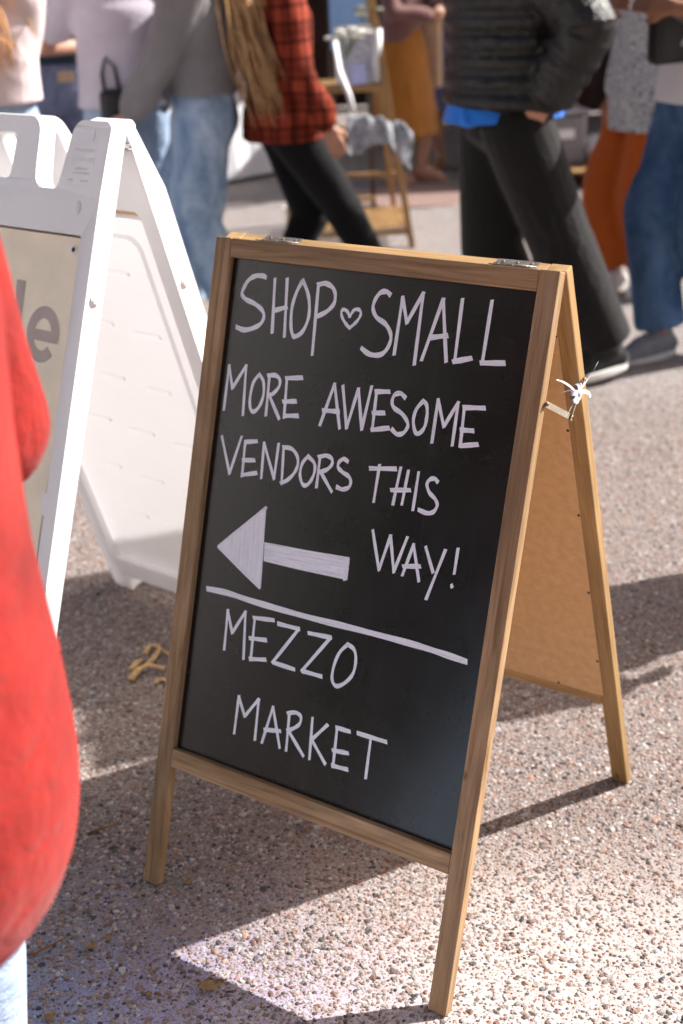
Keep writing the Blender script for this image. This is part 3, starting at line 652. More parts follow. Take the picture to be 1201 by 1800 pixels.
def panel(name, fr, outline, holes, n0, n1, mat, root, bevel=0.003, taper=None, sm=True):
    bm = bmesh.new()
    loops = [[Vector((u, s, 0)) for u, s in pts] for pts in [outline] + list(holes)]
    vs = [bm.verts.new(v) for lp in loops for v in lp]
    for tri in tessellate_polygon(loops): 
        try: bm.faces.new([vs[i] for i in tri])
        except ValueError: pass
    r = bmesh.ops.extrude_face_region(bm, geom=bm.faces[:])
    top = [g for g in r['geom'] if isinstance(g, bmesh.types.BMVert)]
    for v in bm.verts: v.co.z = n0
    for v in top: v.co.z = n1
    for v in bm.verts:
        n_ = v.co.z * (taper(v.co.y) if taper else 1.0); v.co = WI_of(root) @ fr.p(v.co.x, v.co.y, n_)
    o = bobj(name, bm, mat, root)
    if bevel:
        b = o.modifiers.new('edge', 'BEVEL'); b.width = bevel; b.segments = 3; b.limit_method = 'ANGLE'; b.angle_limit = rad(38)
        if sm:
            for p in o.data.polygons: p.use_smooth = True
            wn = o.modifiers.new('wn', 'WEIGHTED_NORMAL'); wn.keep_sharp = True
    return o
def WI_of(root): return root_inv(root)
hol = [(0.252, 0.018)] + arc(0.262, 0.024, 0.012, 200, 270, 3) + arc(0.353, 0.024, 0.012, -90, 0, 3) + arc(0.353, 0.086, 0.012, 0, 90, 3) + arc(0.264, 0.086, 0.012, 90, 180, 3)
hol = [p for i, p in enumerate(hol) if i > 0]
out = half_outline(); full = out + mirror(out)[1:-1]
def rrect(u0, u1, s0, s1, r): return arc(u1 - r, s0 + r, r, -90, 0, 3) + arc(u1 - r, s1 - r, r, 0, 90, 3) + arc(u0 + r, s1 - r, r, 90, 180, 3) + arc(u0 + r, s0 + r, r, 180, 270, 3)
win = rrect(WW - 0.583, 0.583, 0.186, 1.125, 0.006)
tap = lambda s: 0.50 + 0.50 * min(1, max(0, s / 0.12))
panel('front_frame', PF, full, [hol, win], 0.006, WT, M['plastic'], ws, 0.0035, taper=lambda s: 0.86 + 0.14 * min(1, max(0, s / .12)))
# front leaf: backing web behind the insert
panel('backing_web', PF, rrect(0.02, WW - 0.02, 0.15, 1.14, 0.01), [], 0.012, 0.017, M['plastic_in'], ws, 0)
# rear leaf, seen from the inside: rim + web + ribs
inner = rrect(0.040, WW - 0.040, 0.150, 1.165, 0.02)
rear_full = full
panel('rear_frame', PR, rear_full, [hol, inner], 0.0, WT, M['plastic'], ws, 0.0035, taper=tap)
slot = rrect(0.478, 0.574, 0.163, 0.170, 0.002)
def sheet_panel(name, fr, outline, holes, n0, n1, mat, root, skirt=0.004):
    """single moulded sheet: a raised field at n0 whose edges slope back to n1"""
    bm = bmesh.new()
    cu_ = sum(p[0] for p in outline) / len(outline); cs_ = sum(p[1] for p in outline) / len(outline)
    inn = [(u + (skirt if u < cu_ else -skirt), s + (skirt if s < cs_ else -skirt)) for u, s in outline] if skirt else outline
    loops = [[Vector((u, s, 0)) for u, s in pts] for pts in [inn] + list(holes)]
    I_ = WI_of(root)
    vs = [bm.verts.new(I_ @ fr.p(v.x, v.y, n0)) for lp in loops for v in lp]
    for tri in tessellate_polygon(loops):
        try: bm.faces.new([vs[i] for i in tri])
        except ValueError: pass
    if skirt:
        ov = [bm.verts.new(I_ @ fr.p(u, s, n1)) for u, s in outline]; k_ = len(ov)
        for i in range(k_): bm.faces.new((vs[i], vs[(i + 1) % k_], ov[(i + 1) % k_], ov[i]))
    return bobj(name, bm, mat, root)
field = rrect(0.085, WW - 0.085, 0.215, 1.10, 0.03)
ribs = []
for r_ in range(6):
    for c_ in range(3):
        u = 0.12 + c_ * 0.135 + (0.03 if r_ % 2 else 0); s = 0.27 + r_ * 0.142 + c_ * 0.012
        ribs.append(rrect(u, u + 0.085, s, s + 0.016, 0.006))
sheet_panel('rear_web', PR, rrect(0.038, WW - 0.038, 0.148, 1.167, 0.02), [slot, field], 0.018, 0, M['plastic_in'], ws, 0)
bar('insert_edge', PR, 0.470, 0.578, 0.160, 0.173, 0.024, 0.028, 'u', M['hardboard'], ws, 0)
sheet_panel('raised_web', PR, field, ribs, 0.0120, 0.018, M['plastic_in'], ws, 0.006)
for rb in ribs: sheet_panel('rib', PR, rb, [], 0.0096, 0.0120, M['plastic_in'], ws, 0.0045)
for r_ in range(1):
    pass
for fr, u, s in ((PF, 0.0, 0.29),):
    pass
def side_boss(fr, s, n, root):
    bm = bmesh.new(); bmesh.ops.create_cone(bm, cap_ends=True, segments=24, radius1=0.0125, radius2=0.011, depth=0.005)
    m = fr.mat(WW + 0.001, s, n, 's'); m = m @ Matrix.Rotation(math.pi / 2, 4, 'Y')
    o = bobj('boss', bm, M['plastic'], root, False, mw=root_inv(root) @ m)
    bv = o.modifiers.new('b', 'BEVEL'); bv.width = 0.002; bv.segments = 2
    bm = bmesh.new(); bmesh.ops.create_cone(bm, cap_ends=True, segments=20, radius1=0.007, radius2=0.0075, depth=0.0035)
    bobj('boss_cap', bm, M['plastic_in'], o, False, mw=Matrix.Translation((0, 0, 0.0022 if fr.side == 'F' else 0.0022)))
side_boss(PF, 0.295, 0.026, ws); side_boss(PR, 0.305, 0.022, ws)
# hooked cap over the pivot and the pivot bolt
def side_poly(name, pts, u0, u1, mat, root, bev=0.003):
    """polygon in the vertical plane across the A-frame: (b, z) with b towards the rear leaf"""
    B = Vector((-PF.U.y, PF.U.x, 0)); bm = bmesh.new()
    rings = [[bm.verts.new(root_inv(root) @ (PF.O + PF.U * u + B * b + Vector((0, 0, zz)))) for b, zz in pts] for u in (u0, u1)]
    n_ = len(pts)
    bm.faces.new(rings[0]); bm.faces.new(rings[1][::-1])
    for i in range(n_): bm.faces.new((rings[0][i], rings[1][i], rings[1][(i + 1) % n_], rings[0][(i + 1) % n_]))
    o = bobj(name, bm, mat, root)
    b_ = o.modifiers.new('edge', 'BEVEL'); b_.width = bev; b_.segments = 3; b_.limit_method = 'ANGLE'; b_.angle_limit = rad(30)
    return o
side_poly('pivot_hook', [(-0.040, 0.012), (-0.034, 0.024), (0.002, 0.030), (0.016, 0.027), (0.022, 0.018), (0.020, 0.006), (0.010, 0.000), (0.004, 0.004), (-0.010, 0.006), (-0.030, -0.03), (-0.036, -0.02)],
          0.535, WW, M['plastic'], ws)
B_ = Vector((-PF.U.y, PF.U.x, 0))
pv = PF.O + PF.U * (WW - 0.001) + B_ * -0.002 + Vector((0, 0, -0.018))
bm = bmesh.new(); bmesh.ops.create_cone(bm, cap_ends=True, segments=10, radius1=0.0078, radius2=0.0068, depth=0.008)
mm = PF.mat(0, 0, 0, 's') @ Matrix.Rotation(math.pi / 2, 4, 'Y'); mm.translation = pv
pb = bobj('pivot_bolt', bm, M['bolt'], ws, False, mw=WI @ mm)
for k in range(6):
    bm = bmesh.new(); bmesh.ops.create_icosphere(bm, subdivisions=1, radius=0.0017)
    bobj('bolt_facet', bm, M['bolt'], pb, False, mw=Matrix.Translation((0.0045 * math.cos(k * 1.047), 0.0045 * math.sin(k * 1.047), 0.0042)))
# top pocket and finger button moulded in the right post, plus faint moulded lettering
def post_boss(u0, u1, s0, s1, h, name='moulded_pocket', mt='plastic'):
    return panel(name, PF, rrect(u0, u1, s0, s1, 0.003), [], WT * 0.8, WT + h, M[mt], ws, 0.0015, taper=lambda s: 0.86 + 0.14 * min(1, max(0, s / .12)))
post_boss(0.551, 0.577, -0.002, 0.0195, 0.0022)
bm = bmesh.new(); bmesh.ops.create_uvsphere(bm, u_segments=20, v_segments=10, radius=1)
for v in bm.verts: v.co = WI @ PF.p(0.566 + v.co.x * 0.0075, 0.138 + v.co.y * 0.0135, WT - 0.0006 + max(0, v.co.z) * 0.0022)
bobj('moulded_button', bm, M['plastic_in'], ws, True)
rl = random.Random(9)
bm = bmesh.new()
def dash(u, s, du, ds): 
    vs = [bm.verts.new(WI @ PF.p(a, b, (WT + h) * (0.86 + 0.14 * min(1, max(0, b / .12))))) for h in (-0.001, 0.0005) for a, b in ((u, s), (u + du, s), (u + du, s + ds), (u, s + ds))]
    for f in ((4, 5, 6, 7), (0, 1, 5, 4), (1, 2, 6, 5), (2, 3, 7, 6), (3, 0, 4, 7)): bm.faces.new([vs[i] for i in f])
def pseudo(u0, u1, s, h):
    u = u0
    while u < u1:
        k = rl.random(); wd = h * 0.55
        dash(u, s, 0.0007, h)
        if k > .3: dash(u, s, wd, 0.0007)
        if k < .7: dash(u, s + h * .45, wd, 0.0007)
        if k > .5: dash(u + wd, s, 0.0007, h)
        u += wd + 0.0018
pseudo(0.530, 0.586, 0.0330, 0.0055); pseudo(0.537, 0.580, 0.0485, 0.0075); pseudo(0.540, 0.572, 0.0665, 0.0040); pseudo(0.534, 0.582, 0.0745, 0.0040)
pseudo(0.526, 0.540, 0.088, 0.0035); pseudo(0.560, 0.580, 0.088, 0.0035)
for (a, b, c_, d) in ((0.530, 0.0445, 0.056, 0.0006), (0.530, 0.0605, 0.056, 0.0006), (0.530, 0.0445, 0.0006, 0.016), (0.586, 0.0445, 0.0006, 0.0166), (0.526, 0.0255, 0.062, 0.0006), (0.524, 0.098, 0.064, 0.0006)):
    dash(a, b, c_, d)
bobj('moulded_lettering', bm, M['plastic'], ws)
# the insert sheet, its eyelets and the printed letters
bm = bmesh.new(); NX, NY = 24, 40; NS = WT - 0.013
gr = []
for j in range(NY + 1):
    row = []
    for i in range(NX + 1):
        tj = j / NY; ur = 0.5735 - 0.012 * tj; ul = WW - 0.575
        u = ul + (ur - ul) * i / NX; s = 0.190 + (1.115 - 0.190) * tj
        wv = 0.0016 * noise.noise(Vector((u * 9, s * 5, 1.0))) + 0.0012 * noise.noise(Vector((u * 22, s * 16, 4.0)))
        row.append(bm.verts.new(WI @ PF.p(u, s, NS + wv)))
    gr.append(row)
for j in range(NY):
    for i in range(NX): bm.faces.new((gr[j][i], gr[j][i + 1], gr[j + 1][i + 1], gr[j + 1][i]))
sheet = bobj('insert_sheet', bm, M['sheet'], ws, True)
panel('gap_shade', PF, rrect(WW - 0.581, 0.581, 0.188, 1.123, 0.004), [], 0.020, 0.024, M['dark'], ws, 0)  # black sheet: the shade in the gap beside the insert, put into colour
def sheet_flat(name, polys, lift, mat):
    bm = bmesh.new()
    for poly in polys:
        f = bm.faces.new([bm.verts.new(WI @ PF.p(u, s, NS + lift + 0.0016 * noise.noise(Vector((u * 9, s * 5, 1.0))) + 0.0012 * noise.noise(Vector((u * 22, s * 16, 4.0))))) for u, s in poly])
    return bobj(name, bm, mat, sheet)
cu, cs = 0.5005, 0.3740
ro_u, ro_s, ri_u, ri_s = 0.0455, 0.0525, 0.0235, 0.0300
polys = []
n_ = 40
a0, a1 = 0, 318     # the bowl: from the bar's right end anticlockwise over the top to the open tail
def ep(ru, rs, a): return (cu + ru * math.cos(rad(a)), cs - rs * math.sin(rad(a)))
for k in range(n_):
    A, Bq = a0 + (a1 - a0) * k / n_, a0 + (a1 - a0) * (k + 1) / n_
    polys.append([ep(ro_u, ro_s, A), ep(ro_u, ro_s, Bq), ep(ri_u, ri_s, Bq), ep(ri_u, ri_s, A)])
polys.append([(cu - 0.030, cs - 0.008), (cu + 0.030, cs - 0.008), (cu + ro_u, cs - 0.0005), (cu + ro_u - 0.001, cs + 0.0125), (cu - 0.030, cs + 0.0125)])
le = sheet_flat('printed_letter', polys, 0.0006, M['sheet_print']); le['label'] = 'grey printed letter e on the cream sheet'
polys = [[(0.411, 0.282 + k * 0.0142), (0.4345, 0.282 + k * 0.0142), (0.4345, 0.282 + (k + 1) * 0.0142), (0.411, 0.282 + (k + 1) * 0.0142)] for k in range(10)]
ll = sheet_flat('printed_letter', polys, 0.0008, M['sheet_print']); ll['label'] = 'grey printed letter l on the cream sheet'
bm = bmesh.new()
for u, s in ((0.555, 0.212),):
    inner_ = [ (u + 0.0048 * math.cos(a), s + 0.0048 * math.sin(a)) for a in np.linspace(0, 6.283, 17)[:-1]]
    ov = [bm.verts.new(WI @ PF.p(u + 0.0085 * math.cos(a), s + 0.0085 * math.sin(a), NS + 0.0012)) for a in np.linspace(0, 6.283, 17)[:-1]]
    iv = [bm.verts.new(WI @ PF.p(a, b, NS + 0.0024)) for a, b in inner_]
    for k in range(16): bm.faces.new((ov[k], ov[(k + 1) % 16], iv[(k + 1) % 16], iv[k]))
ey = bobj('eyelet', bm, M['plastic'], sheet, True)
bm = bmesh.new(); bm.faces.new([bm.verts.new(WI @ PF.p(0.555 + 0.0052 * math.cos(a), 0.212 + 0.0052 * math.sin(a), NS + 0.0017)) for a in np.linspace(0, 6.283, 17)[:-1]])
bobj('eyelet_hole', bm, M['dark'], sheet)
for s in (0.680,):
    panel('retaining_tab', PF, rrect(0.568, 0.5845, s - 0.021, s + 0.021, 0.005), [], WT - 0.012, WT - 0.003, M['plastic'], ws, 0.002)
# ------------------------------------------------------------------ litter on the paving
def leaf(loc, size, rz, label, col='leaf', curl=0.4):
    bm = bmesh.new(); n = 7; gr = []
    for i in range(n + 1):
        t_ = i / n; wd = size * 0.36 * math.sin(math.pi * min(1, t_ * 0.93 + 0.05)) * (1 + .2 * math.sin(i * 2.2))
        row = [bm.verts.new(((t_ - .5) * size, k * wd, size * (0.10 + curl * abs(k) * 0.25 + 0.22 * (t_ - .5) ** 2 + random.uniform(-.02, .02)))) for k in (-1, -.5, 0, .5, 1)]
        gr.append(row)
    for i in range(n):
        for k in range(4): bm.faces.new((gr[i][k], gr[i][k + 1], gr[i + 1][k + 1], gr[i + 1][k]))
    bmesh.ops.solidify(bm, geom=bm.faces[:], thickness=0.0005)
    o = bobj('dry_leaf', bm, M[col], None, True); o.location = loc; o.rotation_euler = (0, 0, rz)
    return tag(o, label, 'leaf')
def twig(pts, r, label, name='twig', mat='bark', cat='twig', flat=1.0):
    loc = Vector(pts[0]); loc.z = 0
    bm = bmesh.new(); tube_bm(bm, [Vector(p) - loc for p in pts], [r * (1 - 0.5 * i / len(pts)) for i in range(len(pts))], 7, flat=flat)
    o = bobj(name, bm, M[mat], None, True); o.location = loc
    return tag(o, label, cat)
leaf((-0.241, 1.60, 0.004), 0.040, 0.2, 'curled brown dry leaf at the tip of the sunlit wedge below the sign')
leaf((-0.448, 1.707, 0.004), 0.022, 1.0, 'small pale tan leaf scrap on blue-dusted pavement in shade')
leaf((-0.422, 1.727, 0.004), 0.016, 0.7, 'tiny yellowish leaf scrap just right of the pale tan scrap')
leaf((-0.339, 1.593, 0.004), 0.013, 2.0, 'tiny brown leaf scrap between the twig and the curled leaf')
leaf((-0.487, 1.554, 0.004), 0.022, 0.1, 'tan leaf sliver near the blue jeans at lower left')
leaf((-0.302, 1.862, 0.004), 0.018, 0.9, 'small orange leaf scrap right of the sign\'s left front foot')
twig([(-0.561, 1.695, .003), (-0.540, 1.697, .006), (-0.515, 1.715, .006), (-0.495, 1.734, .004)], 0.0022, 'thin brown twig lying by the red coat at lower left')
twig([(-0.504, 2.014, .003), (-0.48, 2.024, .007), (-0.453, 2.038, .005)], 0.0026, 'short reddish twig between the red coat and the left front leg')
twig([(-0.496, 2.573, .006), (-0.481, 2.602, .014), (-0.46, 2.616, .018), (-0.422, 2.605, .012)], 0.010, 'longest curled wood shaving at the front of the heap behind the sign\'s left leg', 'wood_shaving', 'shaving', 'wood shaving', 0.5)
twig([(-0.478, 2.691, .003), (-0.468, 2.717, .012), (-0.45, 2.713, .014), (-0.438, 2.693, .006)], 0.008, 'arched wood shaving at the back of the heap behind the sign\'s left leg', 'wood_shaving', 'shaving', 'wood shaving', 0.5)
twig([(-0.469, 2.637, .003), (-0.454, 2.654, .010), (-0.441, 2.693, .014), (-0.419, 2.678, .008)], 0.008, 'slanting wood shaving in the middle of the heap behind the sign\'s left leg', 'wood_shaving', 'shaving', 'wood shaving', 0.5)
twig([(-0.500, 2.620, .003), (-0.49, 2.644, .009), (-0.481, 2.662, .006)], 0.010, 'short wide wood shaving at the left end of the heap', 'wood_shaving', 'shaving', 'wood shaving', 0.5)
twig([(-0.44, 2.555, .003), (-0.425, 2.567, .008), (-0.41, 2.56, .004)], 0.007, 'stubby pale wood shaving touching the chalkboard sign\'s edge in view', 'wood_shaving', 'shaving', 'wood shaving', 0.5)

# ------------------------------------------------------------------ cloth and skin materials
def skin_mat(name, col):
    t = NT(name, 0.5, 0.35); v = t.coord()
    t.base(t.ramp(t.noise(v, 14, 4), [(0.3, mul(col, 0.9)), (0.7, mul(col, 1.08))]))
    t.b.inputs['Subsurface Weight'].default_value = 0.12; t.b.inputs['Subsurface Radius'].default_value = (0.01, 0.004, 0.002)
    return t.m
M['skin'] = skin_mat('skin', (0.42, 0.22, 0.15)); M['skin2'] = skin_mat('tanned_skin', (0.36, 0.17, 0.10))
M['lip'] = plain_mat('lips', (0.42, 0.13, 0.11), 0.45); M['eye'] = plain_mat('eye_white', (0.75, 0.73, 0.70), 0.2)
M['red'] = cloth_mat('red_fleece', (0.36, 0.012, 0.010), var=0.35, patch=5, weave=500, bump=0.6, col2=(0.58, 0.035, 0.022), sheen=0.08)
M['pink'] = cloth_mat('pale_pink_sweater', (0.68, 0.55, 0.55), var=0.10, col2=(0.76, 0.65, 0.65))
M['teal'] = cloth_mat('dark_teal_knit', (0.020, 0.040, 0.058), var=0.2)
M['lav'] = cloth_mat('pale_lavender_cotton', (0.60, 0.53, 0.60), var=0.10, col2=(0.66, 0.62, 0.70))
M['grey'] = cloth_mat('grey_sweatshirt', (0.33, 0.315, 0.32), var=0.18)
M['white'] = cloth_mat('white_cotton', (0.82, 0.805, 0.83), var=0.05)
M['black'] = cloth_mat('black_leggings', (0.010, 0.010, 0.011), var=0.2, sheen=0.05)
M['trouser'] = cloth_mat('charcoal_trousers', (0.013, 0.0115, 0.012), var=0.2, bump=0.6, sheen=0.15)
M['orange'] = cloth_mat('burnt_orange_cotton', (0.59, 0.12, 0.014), var=0.12, bump=0.5, sheen=0.1)
M['mustard'] = cloth_mat('mustard_cotton', (0.50, 0.19, 0.03), var=0.12)
M['mauve'] = cloth_mat('mauve_knit', (0.26, 0.13, 0.12), var=0.2)
M['blue'] = cloth_mat('bright_blue_shirt', (0.02, 0.17, 0.66), var=0.15)
M['coat2'] = cloth_mat('slate_jacket', (0.06, 0.07, 0.09), var=0.2)
M['denim'] = denim_mat('mid_blue_denim', (0.055, 0.125, 0.235), (0.17, 0.30, 0.48))
M['denim_r'] = denim_mat('ripped_light_denim', (0.17, 0.31, 0.52), (0.66, 0.82, 1.0))
M['denim_l'] = denim_mat('pale_blue_denim', (0.36, 0.50, 0.70), (0.60, 0.74, 0.92))
M['denim_d'] = denim_mat('mid_deep_blue_denim', (0.04, 0.105, 0.235), (0.15, 0.27, 0.47))
M['denim_g'] = denim_mat('slate_denim', (0.13, 0.15, 0.26), (0.28, 0.31, 0.46))
M['hair_b'] = plain_mat('dark_blond_hair', (0.46, 0.275, 0.125), 0.45, 0.4, var=0.4, scale=70, bump=0.3)
M['hair_o'] = plain_mat('copper_blond_hair', (0.52, 0.26, 0.085), 0.45, 0.4, var=0.35, scale=70, bump=0.3)
M['hair_d'] = plain_mat('dark_brown_hair', (0.05, 0.03, 0.02), 0.45, 0.4, var=0.35, scale=70, bump=0.3)
M['sole'] = plain_mat('off_white_rubber', (0.68, 0.66, 0.62), 0.6, 0.3, var=0.08, scale=40)
M['canvas_k'] = cloth_mat('black_canvas_shoe', (0.02, 0.02, 0.022), var=0.2)
M['canvas_n'] = cloth_mat('navy_canvas_shoe', (0.34, 0.35, 0.39), var=0.25)
M['shoe_w'] = plain_mat('white_leather_shoe', (0.74, 0.74, 0.74), 0.5, 0.4, var=0.06, scale=20)
M['sandal'] = plain_mat('brown_sandal', (0.30, 0.16, 0.09), 0.6)
M['kraft'] = plain_mat('kraft_paper', (0.44, 0.30, 0.20), 0.8, 0.2, var=0.15, scale=15, bump=0.5)
M['bag'] = plain_mat('black_nylon', (0.012, 0.012, 0.012), 0.45, 0.4, var=0.2, scale=40)
M['logo'] = plain_mat('white_print', (0.55, 0.56, 0.60), 0.6)

def puffer_mat():
    t = NT('black_quilted_nylon', 0.40, 0.35); v = t.coord()
    t.base(t.ramp(t.noise(v, 8, 3), [(0.3, (0.006, 0.006, 0.006)), (0.7, (0.012, 0.0115, 0.011))]))
    t.bump(t.noise(t.coord((1, 1, 0.6)), 45, 5, 0.7, 0.8), 0.7, 0.008); return t.m
M['puffer'] = puffer_mat()

def flannel_mat():
    t = NT('red_black_flannel', 0.9, 0.1)
    tc = t.n('ShaderNodeTexCoord'); sp = t.n('ShaderNodeSeparateXYZ')
    wv = t.n('ShaderNodeVectorMath', operation='ADD'); nz = t.n('ShaderNodeTexNoise'); nz.inputs['Scale'].default_value = 6
    sc = t.n('ShaderNodeVectorMath', operation='SCALE'); sc.inputs['Scale'].default_value = 0.03
    t.l(tc.outputs['Object'], nz.inputs['Vector']); t.l(nz.outputs['Color'], sc.inputs[0])
    t.l(tc.outputs['Object'], wv.inputs[0]); t.l(sc.outputs[0], wv.inputs[1]); t.l(wv.outputs[0], sp.inputs[0])
    def stripes(v, k, ph):
        s_ = t.math('SINE', t.math('ADD', t.math('MULTIPLY', v, k), ph))
        return t.ramp(s_, [(0.45, (1, 1, 1)), (0.85, (0.10, 0.09, 0.10))])
    a = stripes(sp.outputs[1], 105, 0.3); b = stripes(sp.outputs[2], 95, 1.0)
    a2 = stripes(t.math('ADD', sp.outputs[1], sp.outputs[0]), 52, 0.9); b2 = stripes(sp.outputs[2], 47, 0.2)
    c = t.mix(0.58, (0.27, 0.046, 0.024), a, 'MULTIPLY'); c = t.mix(0.62, c, b, 'MULTIPLY')
    c = t.mix(0.45, c, a2, 'MULTIPLY'); c = t.mix(0.45, c, b2, 'MULTIPLY')
    t.base(c); t.bump(t.noise(t.coord(), 20, 4, 0.6, 0.8), 0.4, 0.015); return t.m
M['flannel'] = flannel_mat()

def paisley_mat(name, base, ink, sc_=26):
    t = NT(name, 0.85, 0.15); v = t.coord()
    vo = t.n('ShaderNodeTexVoronoi', feature='F1'); vo.inputs['Scale'].default_value = sc_; t.l(v, vo.inputs['Vector'])
    s_ = t.math('SINE', t.math('MULTIPLY', vo.outputs['Distance'], 17.0))
    c = t.ramp(s_, [(0.35, base), (0.65, ink)])
    c = t.mix(t.ramp(t.noise(v, 55, 4, 0.7), [(0.36, (0, 0, 0)), (0.48, (1, 1, 1))]), base, c)
    t.base(c); t.bump(t.noise(v, 18, 4, 0.6, 0.6), 0.4, 0.014); return t.m
M['paisley'] = paisley_mat('grey_paisley_print', (0.42, 0.43, 0.42), (0.10, 0.12, 0.16))
M['ditsy'] = paisley_mat('navy_white_print', (0.60, 0.61, 0.63), (0.03, 0.06, 0.15), 30)

# ------------------------------------------------------------------ people
def ik(a, b, l1, l2, pole):
    a, b = Vector(a), Vector(b); d = b - a; L_ = min(d.length, (l1 + l2) * 0.9995); dn = d.normalized()
    x = (l1 * l1 - l2 * l2 + L_ * L_) / (2 * L_); h = math.sqrt(max(0, l1 * l1 - x * x))
    p = Vector(pole); p = (p - dn * p.dot(dn)).normalized()
    return a + dn * x + p * h, a + dn * L_

def person(label, loc, heading, height=1.70, feet=((-0.10, 0.0, 0), (0.10, 0.0, 0)), wrists=((-0.27, 0.05, 0.84), (0.27, 0.05, 0.84)),
           elbow=((-1, -0.8, -0.1), (1, -0.8, -0.1)), lean=0.0, top=None, bottom=None, shoes=None, hair=None, skin='skin', voxel=0.009, width=1.0, group=None):
    """feet: (x, y, heel lift); x to the person's right, y forwards; index 0 is the left side"""
    k = height / 1.70
    root = thing('person', label, 'person', (loc[0], loc[1], 0.0), rad(heading - 90), group)
    S_ = lambda v: Vector((v[0] * k, v[1] * k, v[2] * k))
    sy = lambda z_: lean * (z_ - 0.93)
    hipz = 0.90 - 0.04 * min(1.5, (abs(feet[0][1] - feet[1][1])) / 0.6) ** 2
    dz = hipz - 0.90
    J = {}
    for i, sx in enumerate((-1, 1)):
        hip = Vector((0.088 * sx * width, 0.0, hipz)); fx, fy, lift = feet[i]
        ank = Vector((fx, fy - 0.0, 0.085 + lift * 0.10))
        kn, ank = ik(hip, ank, 0.435, 0.415, (0.05 * sx, 1, 0.05))
        sh = Vector((0.172 * sx * width, sy(1.40), 1.40 + dz))
        el, wr = ik(sh, wrists[i], 0.285, 0.255, elbow[i])
        J[i] = dict(hip=hip, kn=kn, ank=ank, sh=sh, el=el, wr=wr, lift=lift)
    # body: one continuous skin
    bm = bmesh.new()
    def ring(z_, rx, ry, oy=0.0): return (S_((0, sy(z_) + oy, z_ + dz)), Vector((rx * k * width, 0, 0)), Vector((0, ry * k, 0)))
    loft_bm(bm, [ring(.84, .10, .07), ring(.87, .155, .105), ring(.95, .165, .115), ring(1.06, .137, .098), ring(1.18, .142, .103), ring(1.30, .165, .112), ring(1.385, .172, .10), ring(1.43, .12, .075), ring(1.46, .06, .058), ring(1.54, .052, .055, .01)])
    hc = Vector((0, sy(1.6) + 0.02, 1.615 + dz))
    loft_bm(bm, [(S_(hc + Vector((0, oy, z_))), Vector((rx * k, 0, 0)), Vector((0, ry * k, 0))) for z_, rx, ry, oy in
                 ((-.115, .028, .03, .045), (-.10, .045, .058, .03), (-.06, .060, .082, .012), (-.01, .070, .093, .004), (.04, .074, .097, -.002), (.08, .066, .086, -.006), (.108, .042, .055, -.008), (.117, .015, .02, -.008))], 24)
    capsule(bm, S_(hc + Vector((0, .095, .01))), S_(hc + Vector((0, .112, -.022))), .009 * k, .0135 * k, 8)      # nose
    capsule(bm, S_(hc + Vector((-.022, .085, -.058))), S_(hc + Vector((.022, .085, -.058))), .010 * k, .010 * k, 8)
    for sx in (-1, 1):
        capsule(bm, S_(hc + Vector((.072 * sx, -.005, .018))), S_(hc + Vector((.072 * sx, -.002, -.022))), .013 * k, .009 * k, 8)  # ears
    for i, sx in enumerate((-1, 1)):
        j = J[i]
        capsule(bm, S_(j['hip']), S_(j['kn']), .088 * k, .056 * k); capsule(bm, S_(j['kn']), S_(j['ank']), .056 * k, .036 * k)
        capsule(bm, S_(j['kn'] * .75 + j['ank'] * .25 + Vector((0, -.015, 0))), S_(j['kn'] * .55 + j['ank'] * .45 + Vector((0, -.012, 0))), .053 * k, .048 * k)
        tz = -0.055 if j['lift'] == 0 else -0.085 - 0.0 * j['lift']
        toe = j['ank'] + Vector((0.02 * sx, 0.155, -0.058 - 0.085 * min(1, j['lift'])))
        heel = j['ank'] + Vector((0, -0.045, -0.045))
        capsule(bm, S_(j['ank'] + Vector((0, 0, -0.01))), S_(toe), .036 * k, .024 * k); capsule(bm, S_(j['ank']), S_(heel), .034 * k, .032 * k)
        j['toe'], j['heel'] = toe, heel
        capsule(bm, S_(j['sh']), S_(j['el']), .050 * k, .038 * k); capsule(bm, S_(j['el']), S_(j['wr']), .040 * k, .026 * k)
        # hand: palm, four curled fingers, thumb
        d = (j['wr'] - j['el']).normalized(); side = Vector((sx, 0, 0)); pn = (side - d * side.dot(d)).normalized()   # back of the hand faces outwards
        acr = d.cross(pn).normalized()
        if acr.y < 0: acr = -acr       # index finger side, forwards
        pal = j['wr'] + d * 0.045
        for q in (-1, 0, 1): capsule(bm, S_(j['wr'] + acr * 0.012 * q), S_(j['wr'] + d * 0.082 + acr * 0.024 * q), .017 * k, .0135 * k, 10)
        for q, ln in ((-1.5, .058), (-.5, .072), (.5, .077), (1.5, .070)):
            b0 = j['wr'] + d * 0.085 + acr * 0.0195 * q
            b1 = b0 + (d * .93 - pn * .30) * ln * .55; b2 = b1 + (d * .62 - pn * .75) * ln * .5
            capsule(bm, S_(b0), S_(b1), .0092 * k, .0084 * k, 8); capsule(bm, S_(b1), S_(b2), .0084 * k, .007 * k, 8)
        t0 = j['wr'] + d * 0.03 + acr * 0.026; t1 = t0 + (d * .7 + acr * .62 - pn * .25) * .042; t2 = t1 + (d * .9 + acr * .15 - pn * .3) * .030
        capsule(bm, S_(t0), S_(t1), .013 * k, .010 * k, 8); capsule(bm, S_(t1), S_(t2), .010 * k, .008 * k, 8)
    body = remeshed('body', bm, M[skin], root, voxel, 2)
    for sx in (-1, 1):
        bm = bmesh.new(); bmesh.ops.create_uvsphere(bm, u_segments=12, v_segments=8, radius=0.0115 * k)
        bobj('eye', bm, M['eye'], root, True, mw=Matrix.Translation(S_(hc + Vector((.032 * sx, .080, .006)))))
    bm = bmesh.new(); capsule(bm, S_(hc + Vector((-.020, .0925, -.058))), S_(hc + Vector((.020, .0925, -.058))), .005 * k, .005 * k, 8)
    bobj('mouth', bm, M['lip'], root, True)
